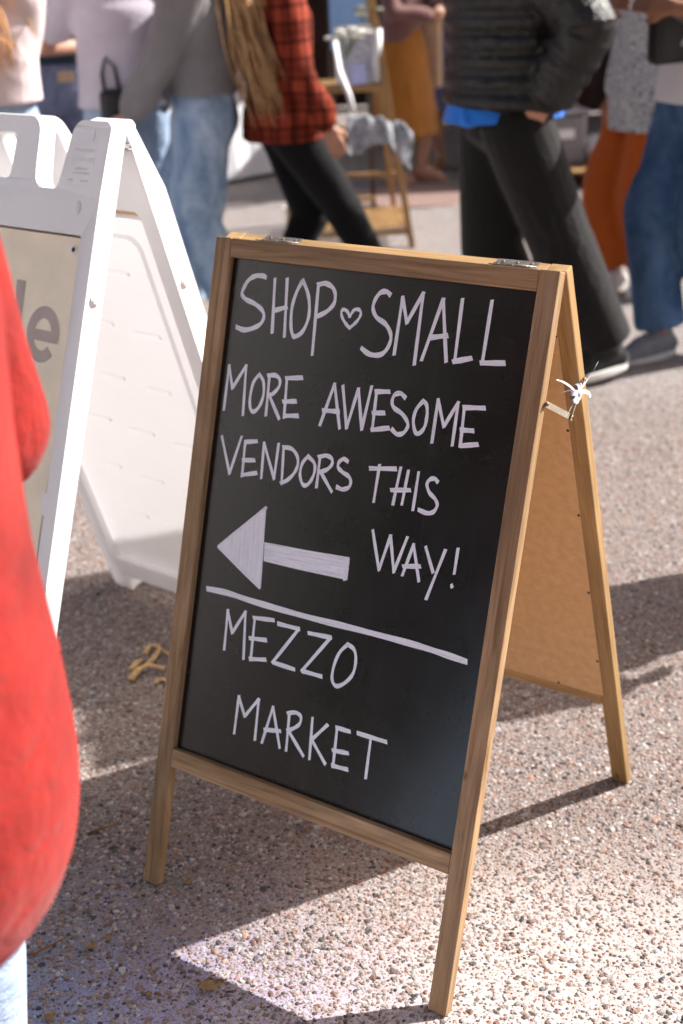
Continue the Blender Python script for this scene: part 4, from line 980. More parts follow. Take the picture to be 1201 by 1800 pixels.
    # trousers or skirt
    if bottom:
        b = dict(dict(kind='pants', mat='denim', waist=1.07, rt=.098, rk=.072, ra=.066, end=0.10, amp=.007, freq=10), **bottom)
        bm = bmesh.new()
        if b['kind'] == 'pants':
            q_ = b.get('slim', 1.0)
            loft_bm(bm, [ring(.82, .11 * q_, .09 * q_), ring(.86, .168 * q_, .128 * q_), ring(.93, .182 * q_, .134 * q_), ring(min(1.0, b['waist'] - .02), .172 * q_, .128 * q_), ring(b['waist'], .158 * q_, .118 * q_)])
            for i in (0, 1):
                j = J[i]; t_ = 1 - b['end']
                capsule(bm, S_(j['hip']), S_(j['kn']), b['rt'] * k, b['rk'] * k, 18)
                e = j['kn'].lerp(j['ank'], t_); dn = (e - j['kn']).normalized()
                mid = j['kn'].lerp(e, .5); r_m = (b['rk'] + b['ra']) / 2
                a_ = dn.cross(Vector((0, 1, 0))).normalized(); c_ = dn.cross(a_)
                loft_bm(bm, [(S_(p_), a_ * r_ * k, c_ * r_ * k * 1.05) for p_, r_ in ((j['kn'] - dn * .03, b['rk'] * .9), (j['kn'], b['rk']), (mid, r_m * .98), (e, b['ra']), (e + dn * 0.008, b['ra'] * .93))], 20)
            name = 'trousers'
        else:
            zs = np.linspace(b['waist'], b['hem'], 9)
            rg = []
            for q, z_ in enumerate(zs):
                t_ = q / 8
                hb = .040 * min(1, t_ * 5)
                rg.append((S_((0, 0, z_)), Vector(((0.158 + hb + b['flare'] * t_) * k, 0, 0)), Vector((0, (0.125 + hb + b['flare'] * t_) * k, 0))))
            loft_bm(bm, rg, 40); name = 'skirt'
        remeshed(name, bm, M[b['mat']], root, max(0.010, voxel), 2, folds(b['amp'], b['freq'], sum(map(ord, label)) % 97, 0.45))
    if top:
        tp = dict(dict(kind='shirt', mat='grey', hem=0.92, loose=1.0, sleeve='long', rs=.068, rw=.046, amp=.007, freq=9, flare=0.0), **top)
        bm = bmesh.new(); lo = tp['loose']; puffy = tp['kind'] == 'puffer'
        prof = [(.80, .172, .132), (.86, .176, .135), (.95, .178, .132), (1.06, .165, .125), (1.18, .165, .125), (1.30, .182, .13), (1.385, .186, .115), (1.43, .14, .09), (1.47, .075, .07)]
        def prof_at(z_):
            for (z0, a0, b0), (z1, a1, b1) in zip(prof, prof[1:]):
                if z_ <= z1:
                    t_ = min(1, max(0, (z_ - z0) / (z1 - z0))); return a0 + (a1 - a0) * t_, b0 + (b1 - b0) * t_
            return prof[-1][1:]
        rg = []; z_ = tp['hem']; steps = 60 if puffy else 22
        for q in range(steps + 1):
            z_ = tp['hem'] + (1.475 - tp['hem']) * q / steps
            rx, ry = prof_at(z_); fl = tp['flare'] * max(0, (1.1 - z_)) / 0.3
            rx = rx * (lo if z_ < 1.35 else 1 + (lo - 1) * max(0, 1.475 - z_) / .125) + fl; ry = ry * (lo if z_ < 1.35 else 1) + fl
            if tp.get('rounded'):
                e_ = max(0.0, 1 - (z_ - tp['hem']) / tp['rounded']); f_ = max(.2, math.sqrt(max(0, 1 - e_ * e_ * .9))); rx *= f_; ry *= f_
            if puffy:
                pf = abs(math.sin(math.pi * (z_ - tp['hem']) / 0.058)) ** 0.5 * 0.022; rx += pf; ry += pf
            if q == 0: rg.append(ring(z_, rx * .93, ry * .93))
            rg.append(ring(z_ + 0.001, rx, ry))
        loft_bm(bm, rg, 36)
        for i, sx in enumerate((-1, 1)):
            j = J[i]
            if tp['sleeve'] == 'short':
                m_ = j['sh'].lerp(j['el'], .62); capsule(bm, S_(j['sh']), S_(m_), .078 * k, .082 * k)
            else:
                pts = []
                n_ = 34 if puffy else 12
                for q in range(n_ + 1):
                    t_ = q / n_; ss = t_ * 2
                    p_ = j['sh'].lerp(j['el'], ss) if ss < 1 else j['el'].lerp(j['wr'], (ss - 1) * .97)
                    # round the elbow
                    if .85 < ss < 1.15: p_ = p_.lerp((j['sh'] + j['el'] * 2 + j['wr']) / 4, .10)
                    r_ = tp['rs'] + (tp['rw'] - tp['rs']) * t_ + (0.006 * math.sin(t_ * 9) if not puffy else 0)
                    if puffy: r_ += abs(math.sin(math.pi * t_ * 9.5)) ** .55 * .013
                    if not puffy and t_ > .93: r_ *= .90
                    pts.append((S_(p_), r_ * k))
                tube_bm(bm, [p for p, r in pts], [r for p, r in pts], 20)
                capsule(bm, S_(j['sh']), S_(j['sh'].lerp(j['el'], .2)), tp['rs'] * 1.02 * k, tp['rs'] * k)
                rm_ = (tp['rs'] + tp['rw']) / 2
                capsule(bm, S_(j['sh']), S_(j['el']), tp['rs'] * k, rm_ * k); capsule(bm, S_(j['el']), S_(j['el'].lerp(j['wr'], .90)), rm_ * k, tp['rw'] * .98 * k)
        remeshed(tp.get('name', 'jacket' if puffy else 'shirt'), bm, M[tp['mat']], root, 0.0065 if puffy else max(0.009, voxel), 1 if puffy else 2,
                 folds(tp['amp'], tp['freq'], (sum(map(ord, label)) % 53) + 1, 0.6))
        if tp.get('under'):
            bm = bmesh.new(); z0 = tp['hem'] - tp['under'][1]
            loft_bm(bm, [ring(z0, .125 * lo, .150 * lo), ring(z0 + .004, .13 * lo, .158 * lo), ring(tp['hem'] + .1, .12 * lo, .118 * lo)], 36)
            remeshed('undershirt', bm, M[tp['under'][0]], root, 0.010, 1, folds(0.012, 12, 5))
    if shoes:
        for i, sx in enumerate((-1, 1)):
            j = J[i]; up, so_ = shoes; a = S_(j['ank']); toe = S_(j['toe']); heel = S_(j['heel'])
            bm = bmesh.new(); d = (toe - heel).normalized()
            capsule(bm, heel + Vector((0, 0, .006)), toe + d * -.02, .038 * k, .036 * k); capsule(bm, a + Vector((0, -.012, -.005)), a.lerp(toe, .45), .043 * k, .038 * k)
            capsule(bm, a.lerp(toe, .6), toe, .043 * k, .030 * k)
            sh_ = remeshed('shoe', bm, M[up], root, 0.007, 2)
            # flat sole under the foot, tilted with it
            upn = Vector((0, 0, 1)); upn = (upn - d * upn.dot(d)).normalized(); si = d.cross(upn)
            c0 = heel - d * .030 * k; ln = (toe - heel).length + .068 * k
            outl = []
            for q in range(24):
                th = 2 * math.pi * q / 24; x_ = 0.5 - 0.5 * math.cos(th); wd = (.036 + .010 * math.sin(min(1, x_) * math.pi * 0.9 + .3)) * math.copysign(abs(math.sin(th)) ** .7, math.sin(th))
                outl.append(c0 + d * ln * x_ + si * wd * k)
            bm = bmesh.new()
            lo_, hi_ = -.040 * k, -.014 * k
            r0 = [bm.verts.new(p + upn * lo_) for p in outl]; r1 = [bm.verts.new(p + upn * hi_) for p in outl]
            bm.faces.new(r0[::-1]); bm.faces.new(r1)
            for q in range(24): bm.faces.new((r0[q], r0[(q + 1) % 24], r1[(q + 1) % 24], r1[q]))
            so2 = bobj('sole', bm, M[so_], sh_)
            bv = so2.modifiers.new('b', 'BEVEL'); bv.width = .004; bv.segments = 2; bv.limit_method = 'ANGLE'
            for q in range(4):
                p_ = a.lerp(toe, .30 + q * .14) + upn * (.040 - q * .002) * k
                bm = bmesh.new(); capsule(bm, p_ - si * .016 * k, p_ + si * .016 * k, .0032, .0032, 6)
                bobj('lace', bm, M['sole'], sh_, True)
    if hair:
        hm, length, drift = hair
        bm = bmesh.new()
        loft_bm(bm, [(S_(hc + Vector((0, oy - .012, z_))), Vector((rx * k, 0, 0)), Vector((0, ry * k, 0))) for z_, rx, ry, oy in
                     ((-.075, .05, .055, -.035), (-.03, .078, .078, -.028), (.03, .085, .095, -.018), (.08, .078, .092, -.010), (.115, .052, .062, -.008), (.128, .02, .022, -.008))], 24)
        hr = remeshed('hair', bm, M[hm], root, .009, 1, folds(.004, 40, 2, .3))
        if length > 0.1:
            bm = bmesh.new(); rr_ = random.Random(11)
            for q in range(230):
                a_ = rr_.uniform(math.pi * 0.95, math.pi * 2.05); p = Vector((math.cos(a_) * .078, math.sin(a_) * .085 - .01, rr_.uniform(-.02, .07))) + hc
                ln = length * rr_.uniform(.72, 1.06); pts = [p]; sxr, syr = rr_.gauss(0, .045), rr_.gauss(0, .05)
                wv = rr_.uniform(0, 6)
                for s_ in range(1, 9):
                    t_ = s_ / 8
                    pts.append(p + Vector((drift[0] * t_ ** 1.6 + sxr * t_ + .014 * math.sin(wv + t_ * 8), min(-.01, 0) - 0.10 * min(1, t_ * 3) * (1 if p.y < 0 else .4) + drift[1] * t_ ** 1.5 + syr * t_ + .015 * math.cos(wv + t_ * 7) + sy(p.z - ln * t_) - sy(p.z), -ln * t_)))
                tube_bm(bm, [S_(x) for x in pts], [k * r for r in (.006, .006, .006, .0055, .005, .0045, .0038, .003, .001)], 5)
            bobj('hair_strands', bm, M[hm], hr, True)
    return root, J, k

def local_thing_loc(root, v): return Matrix.Translation(root.location) @ Matrix.Rotation(root.rotation_euler[2], 4, 'Z') @ Vector(v)

person('person in black quilted puffer jacket over blue shirt, hand in pocket, walking in dark trousers', (0.62, 4.62), 197, 1.78,
       feet=((-0.12, -0.36, 0.10), (0.08, -0.17, 0)), wrists=((-0.225, -0.04, 0.99), (0.12, -0.05, 1.02)), elbow=((-1.0, -.7, -.1), (.5, -.4, 0)),
       top=dict(kind='puffer', mat='puffer', hem=0.955, loose=1.36, rs=.088, rw=.074, amp=.006, freq=22, under=('blue', 0.045)),
       bottom=dict(mat='trouser', rt=.126, rk=.112, ra=.096, amp=.015, freq=10, end=.06), shoes=('canvas_k', 'sole'), hair=('hair_d', 0, (0, 0)))
person('person in white tee and blue jeans stepping forward in navy sneakers at right', (1.39, 4.93), 212, 1.74,
       feet=((-0.10, -0.14, 0.4), (0.02, 0.13, 0)), wrists=((-0.10, 0.28, 1.25), (0.22, 0.24, 1.27)),
       top=dict(mat='white', hem=0.93, loose=1.12, sleeve='short', flare=.01), bottom=dict(mat='denim_d', rt=.112, rk=.095, ra=.098, amp=.013), shoes=('canvas_n', 'sole'),
       hair=('hair_d', .25, (0, 0)), skin='skin2')
person('person in grey paisley tunic and flared burnt orange trousers with white shoes', (1.43, 5.92), 195, 1.66,
       feet=((-0.08, -0.06, 0), (0.07, 0.12, 0)), top=dict(mat='paisley', hem=0.745, loose=1.2, flare=.02, amp=.009), skin='skin2',
       bottom=dict(mat='orange', rt=.112, rk=.100, ra=.140, end=.12, amp=.010, freq=12), shoes=('shoe_w', 'sole'), hair=('hair_d', .3, (0, 0)))
person('person in red and black flannel shirt and black leggings walking behind the chalkboard sign', (-0.17, 5.66), 12, 1.68,
       feet=((-0.05, -0.10, 0.1), (0.05, 0.44, 0)), wrists=((-0.26, 0.22, 0.83), (0.22, 0.14, 0.86)), elbow=((-1, -0.8, -0.1), (.7, -1, -0.1)),
       top=dict(mat='flannel', hem=0.825, loose=1.14, rs=.076, rw=.056, flare=.034, amp=.011, freq=10), voxel=.0065,
       bottom=dict(mat='black', rt=.118, rk=.084, ra=.058, end=0.0, amp=.003), shoes=('canvas_k', 'sole'), hair=('hair_d', 0, (0, 0)))
person('person with long blond hair in grey sweatshirt and ripped light jeans, beside the white sign', (-0.49, 5.60), 172, 1.70,
       feet=((-0.11, -0.13, 0), (0.10, 0.20, 0)), wrists=((-0.16, 0.27, 0.93), (0.19, 0.27, 0.90)), elbow=((-1, -0.9, 0.1), (1, -1, 0)),
       top=dict(mat='grey', hem=1.00, loose=1.14, rs=.092, rw=.064, amp=.013, freq=9, name='sweatshirt'), voxel=.0065, lean=-.02,
       bottom=dict(mat='denim_r', rt=.132, rk=.112, ra=.106, end=.04, amp=.012, freq=13), shoes=('shoe_w', 'sole'), hair=('hair_b', .74, (-0.02, -0.15)))
person('person in loose pale lavender tee and pale jeans, between the teal top and grey sweatshirt', (-0.845, 5.80), 100, 1.70,
       feet=((-0.11, 0.05, 0), (0.11, -0.05, 0)), wrists=((-0.13, 0.30, 1.16), (0.13, 0.28, 1.12)),
       top=dict(mat='lav', hem=0.93, loose=1.07, sleeve='short', flare=.02, amp=.012), bottom=dict(mat='denim_l', amp=.01), shoes=('shoe_w', 'sole'), hair=('hair_d', 0, (0, 0)))
r_teal, J_, k_ = person('person seen from behind in dark teal top tucked into slate blue jeans', (-1.19, 6.35), 95, 1.76,
       top=dict(mat='teal', hem=1.04, loose=1.06), bottom=dict(mat='denim_g', waist=1.09, rt=.112, rk=.085, ra=.08, amp=.008), shoes=('canvas_k', 'sole'), hair=('hair_d', 0, (0, 0)))
bm = box_bm(0.075, 0.004, 0.045, 0.001)
o = bobj('waistband_patch', bm, M['kraft'], r_teal, mw=Matrix.Translation((0.02, -0.146, 1.03)))
person('person with copper blond hair in pale pink sweater and light jeans at the far left', (-1.20, 4.95), 75, 1.70,
       feet=((-0.11, 0.10, 0), (0.12, -0.10, 0)), wrists=((-0.2, 0.30, 1.05), (-0.02, 0.30, 1.12)), elbow=((-1, -0.8, -0.1), (.0, -.6, -1)),
       top=dict(mat='pink', hem=1.05, loose=1.18, rs=.085, rw=.060, amp=.014, name='sweater'), bottom=dict(mat='denim_l', rt=.108, amp=.008), shoes=('shoe_w', 'sole'), hair=('hair_o', .48, (0.06, -0.06)))
person('person in mauve top, mustard midi skirt and sandals beside the easel shelf, standing in shade', (0.54, 9.20), 330, 1.66, wrists=((-0.12, 0.26, 1.16), (0.10, 0.26, 1.12)),
       feet=((-0.07, 0.10, 0), (0.08, -0.05, 0)), top=dict(mat='mauve', hem=0.95, loose=1.05), bottom=dict(kind='skirt', mat='mustard', waist=1.02, hem=0.33, flare=.075, amp=.012, freq=14),
       shoes=('skin', 'sandal'), hair=('hair_d', .4, (0, 0)), voxel=.011)
person('person in mauve cardigan and denim skirt with kraft bag, in the shaded stall behind', (0.93, 9.75), 250, 1.66,
       wrists=((-0.25, 0.08, 0.86), (0.22, 0.16, 0.98)), top=dict(mat='mauve', hem=0.93, loose=1.1), bottom=dict(kind='skirt', mat='denim_g', waist=1.02, hem=0.42, flare=.07, amp=.012, freq=14),
       shoes=('sandal', 'sandal'), hair=('hair_b', .4, (0, 0)), voxel=.011)
person('person in long bright red fleece coat and blue jeans standing in the near left foreground', (-0.396, 1.00), 0, 1.66,
       feet=((-0.29, -0.160, 0), (0.03, -0.28, 0)), wrists=((-0.12, -0.16, 1.24), (0.22, -0.22, 0.92)), elbow=((-.15, .10, -1), (.6, -1, 0)),
       top=dict(mat='red', hem=0.655, loose=1.08, rs=.086, rw=.074, flare=.006, rounded=.18, amp=.026, freq=8, name='coat'),
       bottom=dict(mat='denim_l', waist=.96, rt=.080, rk=.078, ra=.10, end=.03, amp=.006, slim=.84), shoes=('shoe_w', 'sole'), hair=('hair_d', .3, (0, 0)))
person('person in slate jacket just off to the right, whose shadow falls behind the signs', (1.60, 3.06), 200, 1.72,  # unseen figure, a guess placed to cast the shadow band behind the signs
       wrists=((-0.25, 0.10, 0.88), (0.25, 0.10, 0.88)), top=dict(mat='coat2', hem=0.88, loose=1.15), bottom=dict(mat='denim_d'), shoes=('canvas_k', 'sole'), hair=('hair_d', 0, (0, 0)), voxel=.012)

# bags carried by people
def bag(name, label, cat, mat, loc, size, rz, bev, strap=None):
    root = thing(name, label, cat, loc, rz)
    bm = box_bm(*size, bev, 4, at=(0, 0, size[2] / 2)); bmesh.ops.triangulate(bm, faces=bm.faces[:])
    b = bobj('pouch', bm, M[mat], root, True)
    if strap:
        bm = bmesh.new(); tube_bm(bm, strap, .009, 8, flat=.35); bobj('strap', bm, M[mat], root, True)
    return root
b = bag('shoulder_bag', 'black pouch bag with white mark worn across the front of the white tee', 'bag', 'bag', (1.245, 4.815, 1.09), (.23, .07, .24), rad(28), .034,
        [(-.10, 0.0, .22), (-.11, .04, .34), (-.06, .10, .44), (.02, .20, .42), (.10, .14, .33), (.11, 0.0, .22)])
for k_2, (x_, dx, zz, hh) in enumerate(((0.028, .004, .058, .024), (0.040, -.003, .060, .020), (0.050, .004, .058, .024), (0.062, 0, .060, .020), (.073, .003, .058, .024))):
    bm = box_bm(.007, .002, hh, .0004); bobj('logo_stroke', bm, M['logo'], b, mw=Matrix.Translation((x_ - .03, -.0362, zz + hh / 2)) @ Matrix.Rotation(dx * 110, 4, 'Y'))
bm = bmesh.new(); tube_bm(bm, [(-.095, -.036, .20), (-.06, -.0375, .165), (0, -.038, .135), (.06, -.0375, .12), (.10, -.036, .115)], .0035, 6)
bobj('zip', bm, M['hinge'], b, True)
bag('shoulder_bag', 'soft black bag hanging between the lavender tee and the grey sweatshirt', 'bag', 'bag', (-0.865, 5.62, 0.74), (.11, .10, .28), rad(10), .04,
    [(-.03, 0, .27), (-.033, 0.02, .34), (-.015, .05, .40), (.02, .03, .36), (.03, 0, .27)])
kb = bag('paper_bag', 'tall brown kraft paper bag held in the shaded stall by the black jacket', 'bag', 'kraft', (0.70, 9.28, 0.62), (.22, .12, .42), rad(-20), .006,
         [(-.06, 0, .41), (-.05, 0, .50), (.05, 0, .50), (.06, 0, .41)])

# ------------------------------------------------------------------ market stall and display behind
def plank(name, size, mat, root, at, rot=(0, 0, 0), bev=.002):
    bm = box_bm(*size, bev, 1)
    m = Matrix.Translation(at) @ Matrix.Rotation(rot[0], 4, 'X') @ Matrix.Rotation(rot[1], 4, 'Y') @ Matrix.Rotation(rot[2], 4, 'Z')
    return bobj(name, bm, mat, root, mw=m)
def beam(name, a, b, wd, mat, root, wd2=None):
    a, b = Vector(a), Vector(b); z_ = (b - a).normalized(); x_ = z_.cross(Vector((0, 1, 0)))
    if x_.length < .1: x_ = z_.cross(Vector((1, 0, 0)))
    x_.normalize(); y_ = z_.cross(x_)
    m = Matrix((x_, y_, z_)).transposed().to_4x4(); m.translation = (a + b) / 2
    return bobj(name, box_bm(wd, wd2 or wd, (b - a).length, .0015, 1), mat, root, mw=m)
sh_ = thing('display_stand', 'pale wooden A-shaped display stand with slatted lower shelf, behind the person in flannel', 'display stand', (0.12, 7.40, 0))
for x_ in (-0.32, 0.0):
    pass
XL, XR = -0.34, 0.33
for x_, xt in ((XL, -0.24), (XR, 0.11)):
    beam('leg', (x_, -0.33, 0), (xt, 0.02, 1.62), .034, M['wood_pale'], sh_)
    beam('leg', (x_ - .05 if x_ > 0 else x_ + .05, 0.36, 0), (xt, 0.06, 1.62), .030, M['wood_pale'], sh_)
for z_, yf, yb in ((.085, -.31, .33), (.82, -.15, .19)):
    f_ = z_ / 1.62; xl = XL + (-.24 - XL) * f_; xr = XR + (.11 - XR) * f_
    beam('crossbar', (xl, yf, z_), (xr, yf, z_), .026, M['wood_pale'], sh_, .036); beam('crossbar', (xl, yb, z_), (xr, yb, z_), .026, M['wood_pale'], sh_, .036)
    n_ = 9 if z_ < .5 else 4
    for q in range(n_):
        y_ = yf + (yb - yf) * (q + .5) / n_
        plank('slat', (xr - xl + .02, (yb - yf) / n_ * .55, .010), M['wood_pale'], sh_, ((xl + xr) / 2, y_, z_ + .022))
beam('crossbar', (-.31, .30, .30), (.28, .30, .30), .024, M['wood_pale'], sh_); beam('crossbar', (-.31, -.26, .26), (.14, -.26, .26), .022, M['wood_pale'], sh_)
beam('crossbar', (-.25, .03, 1.58), (.12, .03, 1.58), .030, M['wood_pale'], sh_)
# things on the stand
def frame_pic(label, loc, w_, h_, rz, cm, fm, tilt=.15):
    r = thing('picture_frame', label, 'picture', loc, rz)
    t_ = .022
    plank('picture', (w_ - .01, .008, h_ - .01), M[cm], r, (0, 0.004, h_ / 2), (-tilt, 0, 0))
    for sx in (-1, 1): plank('frame_side', (t_, .018, h_), M[fm], r, (sx * (w_ / 2), 0, h_ / 2), (-tilt, 0, 0))
    for q in (0, 1): plank('frame_rail', (w_ - t_, .018, t_), M[fm], r, (0, -.0 - (h_ * q - h_ / 2) * -math.sin(tilt) * 1.0, h_ / 2 + (q - .5) * h_ * math.cos(tilt)), (-tilt, 0, 0))
    return r
M['print'] = paisley_mat('pale_print', (0.62, 0.62, 0.68), (0.30, 0.33, 0.42), 16)
M['lilac'] = plain_mat('lilac_card', (0.42, 0.45, 0.72), 0.6)
M['skyblue'] = plain_mat('sky_blue_canvas', (0.24, 0.42, 0.74), 0.7, 0.2, var=.05, scale=6)
M['white_p'] = plain_mat('white_paint', (0.78, 0.77, 0.75), 0.5)
frame_pic('white framed pale print standing on the upper shelf of the display stand', (0.185, 7.30, 0.845), .20, .28, .1, 'print', 'white_p')
r = thing('card', 'small lilac card propped in front of the white framed print', 'card', (0.19, 7.245, 0.845)); plank('card_face', (.085, .004, .10), M['lilac'], r, (0, 0, .05), (-.12, 0, 0))
r = thing('rolled_canvas', 'upright white rolled canvas at the right end of the upper shelf', 'canvas roll', (0.300, 7.28, 0.845))
bm = bmesh.new(); tube_bm(bm, [(0, 0, 0), (.004, .01, .27)], .022, 16); bobj('roll', bm, M['white_p'], r, True)
bm = bmesh.new(); tube_bm(bm, [(.004, .01, .268), (.004, .01, .276)], .012, 12); bobj('roll_core', bm, M['dark'], r, True)
def posy(label, loc, n, spread, hgt, cols):
    r = thing('flower_bunch', label, 'flowers', loc); rr_ = random.Random(n)
    bm = bmesh.new()
    heads = []
    for q in range(n):
        e = Vector((rr_.gauss(0, spread), rr_.gauss(0, spread * .6), hgt * rr_.uniform(.7, 1.1))); heads.append(e)
        tube_bm(bm, [(0, 0, 0), e * .5 + Vector((0, 0, .02)), e], .0022, 5)
    bobj('stem', bm, M['stemg'], r, True)
    for q, e in enumerate(heads):
        bm = bmesh.new()
        for a_ in np.linspace(0, 6.283, 7)[:-1]:
            c_ = e + Vector((math.cos(a_), math.sin(a_), .3)) * .014
            capsule(bm, e, c_, .005, .010, 6)
        bobj('blossom', bm, M[cols[q % len(cols)]], r, True)
M['stemg'] = plain_mat('dry_green_stem', (0.14, 0.17, 0.08), 0.7); M['petal'] = plain_mat('cream_petal', (0.72, 0.69, 0.62), 0.7); M['petal2'] = plain_mat('sage_leaf', (0.26, 0.30, 0.22), 0.7)
posy('spray of cream flowers spilling over the white framed print', (0.13, 7.22, 0.98), 14, .07, .13, ['petal', 'petal', 'petal2'])
posy('sage and cream posy tied to the top of the display stand\'s leg', (0.235, 7.34, 1.10), 10, .03, .11, ['petal2', 'petal'])
posy('small mixed cream posy on the slatted bottom shelf', (-0.12, 7.25, 0.12), 9, .05, .09, ['petal', 'petal2'])
# patterned cloth slung over a rung
cl = bmesh.new(); NX = 26; NY = 16; gr = []
for j in range(NY + 1):
    row = []
    for i in range(NX + 1):
        u_ = i / NX; v_ = j / NY * 2 - 1
        x_ = -0.165 + 0.33 * u_ + .012 * math.sin(v_ * 4 + u_ * 9)
        y_ = v_ * .055 + .016 * math.sin(u_ * 19 + v_ * 2); z_ = .0 - (abs(v_) ** 1.3) * (.16 + .04 * math.sin(u_ * 7 + 1)) - .10 * (u_ - .1) ** 2 + .012 * math.sin(u_ * 23 + j)
        row.append(cl.verts.new((x_, y_, z_)))
    gr.append(row)
for j in range(NY):
    for i in range(NX): cl.faces.new((gr[j][i], gr[j][i + 1], gr[j + 1][i + 1], gr[j + 1][i]))
bmesh.ops.solidify(cl, geom=cl.faces[:], thickness=.006)
o = bobj('draped_cloth', cl, M['ditsy'], None, True); o.location = (0.295, 7.12, 0.70); tag(o, 'navy and white printed cloth slung over the display stand\'s front rung', 'cloth')
beam('crossbar', (-.31, -.25, .665), (.33, -.25, .60), .020, M['wood_pale'], sh_)
# white pennant of cloth and the blue canvas behind
bm = bmesh.new(); tube_bm(bm, [(-.06, 0, .36), (-.045, -.01, .22), (0.0, -.02, .10), (.025, -.01, .0)], [.018, .030, .034, .022], 12, flat=.4)
o = bobj('white_scarf', bm, M['white'], None, True); o.location = (0.135, 7.02, 0.72); tag(o, 'white rolled scarf hanging beside the flannel sleeve', 'scarf')
bc = thing('blue_canvas', 'sky blue painted canvas leaning between the flannel shirt and the display stand', 'canvas', (0.17, 7.95, 0.0), 0.05)
plank('painted_face', (.24, .02, 1.05), M['skyblue'], bc, (0.01, 0, 1.50)); plank('backing', (.22, .02, 1.03), M['wood_pale'], bc, (0.01, .021, 1.50))
for x_ in (-.11, .11): beam('leg', (x_, .03, 0), (x_, .04, 1.3), .03, M['hair_d'], bc)

# white covered table at left
wt = thing('covered_table', 'table under a long white cloth behind the grey sweatshirt', 'table', (-0.95, 9.75, 0), 0.75)
bm = bmesh.new(); rr0, rr1 = [], []
cor = [(-.75, -.38), (.75, -.38), (.75, .38), (-.75, .38)]
per = []
for a_, b_ in zip(cor, cor[1:] + cor[:1]):
    for q in range(22): per.append((a_[0] + (b_[0] - a_[0]) * q / 22, a_[1] + (b_[1] - a_[1]) * q / 22))
tops = [bm.verts.new((x, y, .76)) for x, y in per]
bots = [bm.verts.new((x * (1.02 + .02 * math.sin(i * 1.9)), y * (1.03 + .03 * math.sin(i * 1.7)), .03)) for i, (x, y) in enumerate(per)]
bm.faces.new(tops)
for i in range(len(per)): bm.faces.new((tops[i], tops[(i + 1) % len(per)], bots[(i + 1) % len(per)], bots[i]))
bobj('tablecloth', bm, M['white'], wt)
for sx in (-1, 1):
    for sy_ in (-1, 1): beam('leg', (sx * .66, sy_ * .3, 0), (sx * .66, sy_ * .3, .74), .035, M['hair_d'], wt)
for q, (x_, cm) in enumerate(((-.35, 'mauve'), (.40, 'pink'), (.62, 'white_p'))):
    r = thing('box', ('mauve cloth covered box on the white table', 'pale pink box on the white table', 'white box at the right end of the white table')[q], 'box', (-1.02 + x_, 9.62, .762), .2 * q)
    plank('box_body', (.17, .14, .09), M[cm], r, (0, 0, .045)); plank('lid', (.18, .15, .022), M[cm], r, (0, 0, .102))
# round brown disc on the ground and low bench, crates under the canopy
bm = bmesh.new(); bmesh.ops.create_cone(bm, cap_ends=True, segments=64, radius1=.42, radius2=.412, depth=.012)
M['mat'] = plain_mat('dull_brown_disc', (0.22, 0.15, 0.13), 0.9, .1, var=.2, scale=60, bump=.5)
o = bobj('round_disc', bm, M['mat'], None); o.location = (0.56, 8.62, .0065); tag(o, 'round dull brown disc on the ground by the display stand', 'mat')
bn = thing('low_bench', 'low wooden bench in the shade behind the mustard skirt', 'bench', (1.10, 10.1, 0))
for q in range(4): plank('board', (.95, .085, .022), M['wood_pale'], bn, (0, -.15 + .1 * q, .33))
for sx in (-1, 1):
    for sy_ in (-1, 1): beam('leg', (sx * .40, sy_ * .12, 0), (sx * .38, sy_ * .12, .32), .04, M['wood_pale'], bn)
def crate(label, loc, size, mat, rz=0):
    r = thing('crate', label, 'crate', loc, rz); x_, y_, z_ = size; n_ = 3
    for q in range(n_):
        zz = z_ * (q + .5) / n_; h_ = z_ / n_ * .78
        for s_ in (-1, 1):
            plank('slat', (x_, .012, h_), M[mat], r, (0, s_ * y_ / 2, zz)); plank('slat', (.012, y_ - .02, h_), M[mat], r, (s_ * (x_ / 2 - .008), 0, zz))
    for sx in (-1, 1):
        for sy_ in (-1, 1): plank('corner_post', (.024, .024, z_), M[mat], r, (sx * (x_ / 2 - .03), sy_ * (y_ / 2 - .02), z_ / 2 + .001))
    plank('base', (x_ - .03, y_ - .03, .012), M[mat], r, (0, 0, .012))
    return r
M['greybox'] = plain_mat('grey_plastic_tub', (0.22, 0.20, 0.21), .5, .4)
M['clear'] = plain_mat('clear_wrap', (0.55, 0.53, 0.52), .15, .6)
pl = thing('pallet', 'low wooden pallet behind the orange trousers carrying wrapped goods', 'pallet', (1.72, 8.95, 0), .15)
for q in range(6): plank('board', (.9, .085, .018), M['wood_pale'], pl, (0, -.30 + .12 * q, .115))
for q in (-1, 0, 1): plank('runner', (.07, .70, .09), M['wood_pale'], pl, (q * .39, 0, .055))
tb = thing('storage_tub', 'grey lidded tub on the pallet', 'tub', (1.55, 8.98, .126), .1)
plank('tub_body', (.34, .28, .32), M['greybox'], tb, (0, 0, .16), bev=.02); plank('lid', (.37, .31, .03), M['greybox'], tb, (0, 0, .335), bev=.01)
plank('label_card', (.11, .003, .06), M['white_p'], tb, (.03, -.1425, .20))
for q, (x_, y_, lb) in enumerate(((1.83, 8.88, 'crumpled clear wrapped parcel at the front of the pallet'), (1.96, 9.02, 'clear wrapped parcel at the right corner of the pallet'), (1.84, 9.12, 'clear wrapped parcel at the back of the pallet'))):
    bm = bmesh.new(); bmesh.ops.create_icosphere(bm, subdivisions=3, radius=.10)
    for v in bm.verts: v.co = Vector((v.co.x, v.co.y * .8, v.co.z * .75)) * (1 + .35 * noise.noise(v.co * 9 + Vector((q * 5, 0, 0)))) 
    o = bobj('wrapped_parcel', bm, M['clear'], None, False); o.location = (x_, y_, .205); tag(o, lb, 'parcel')
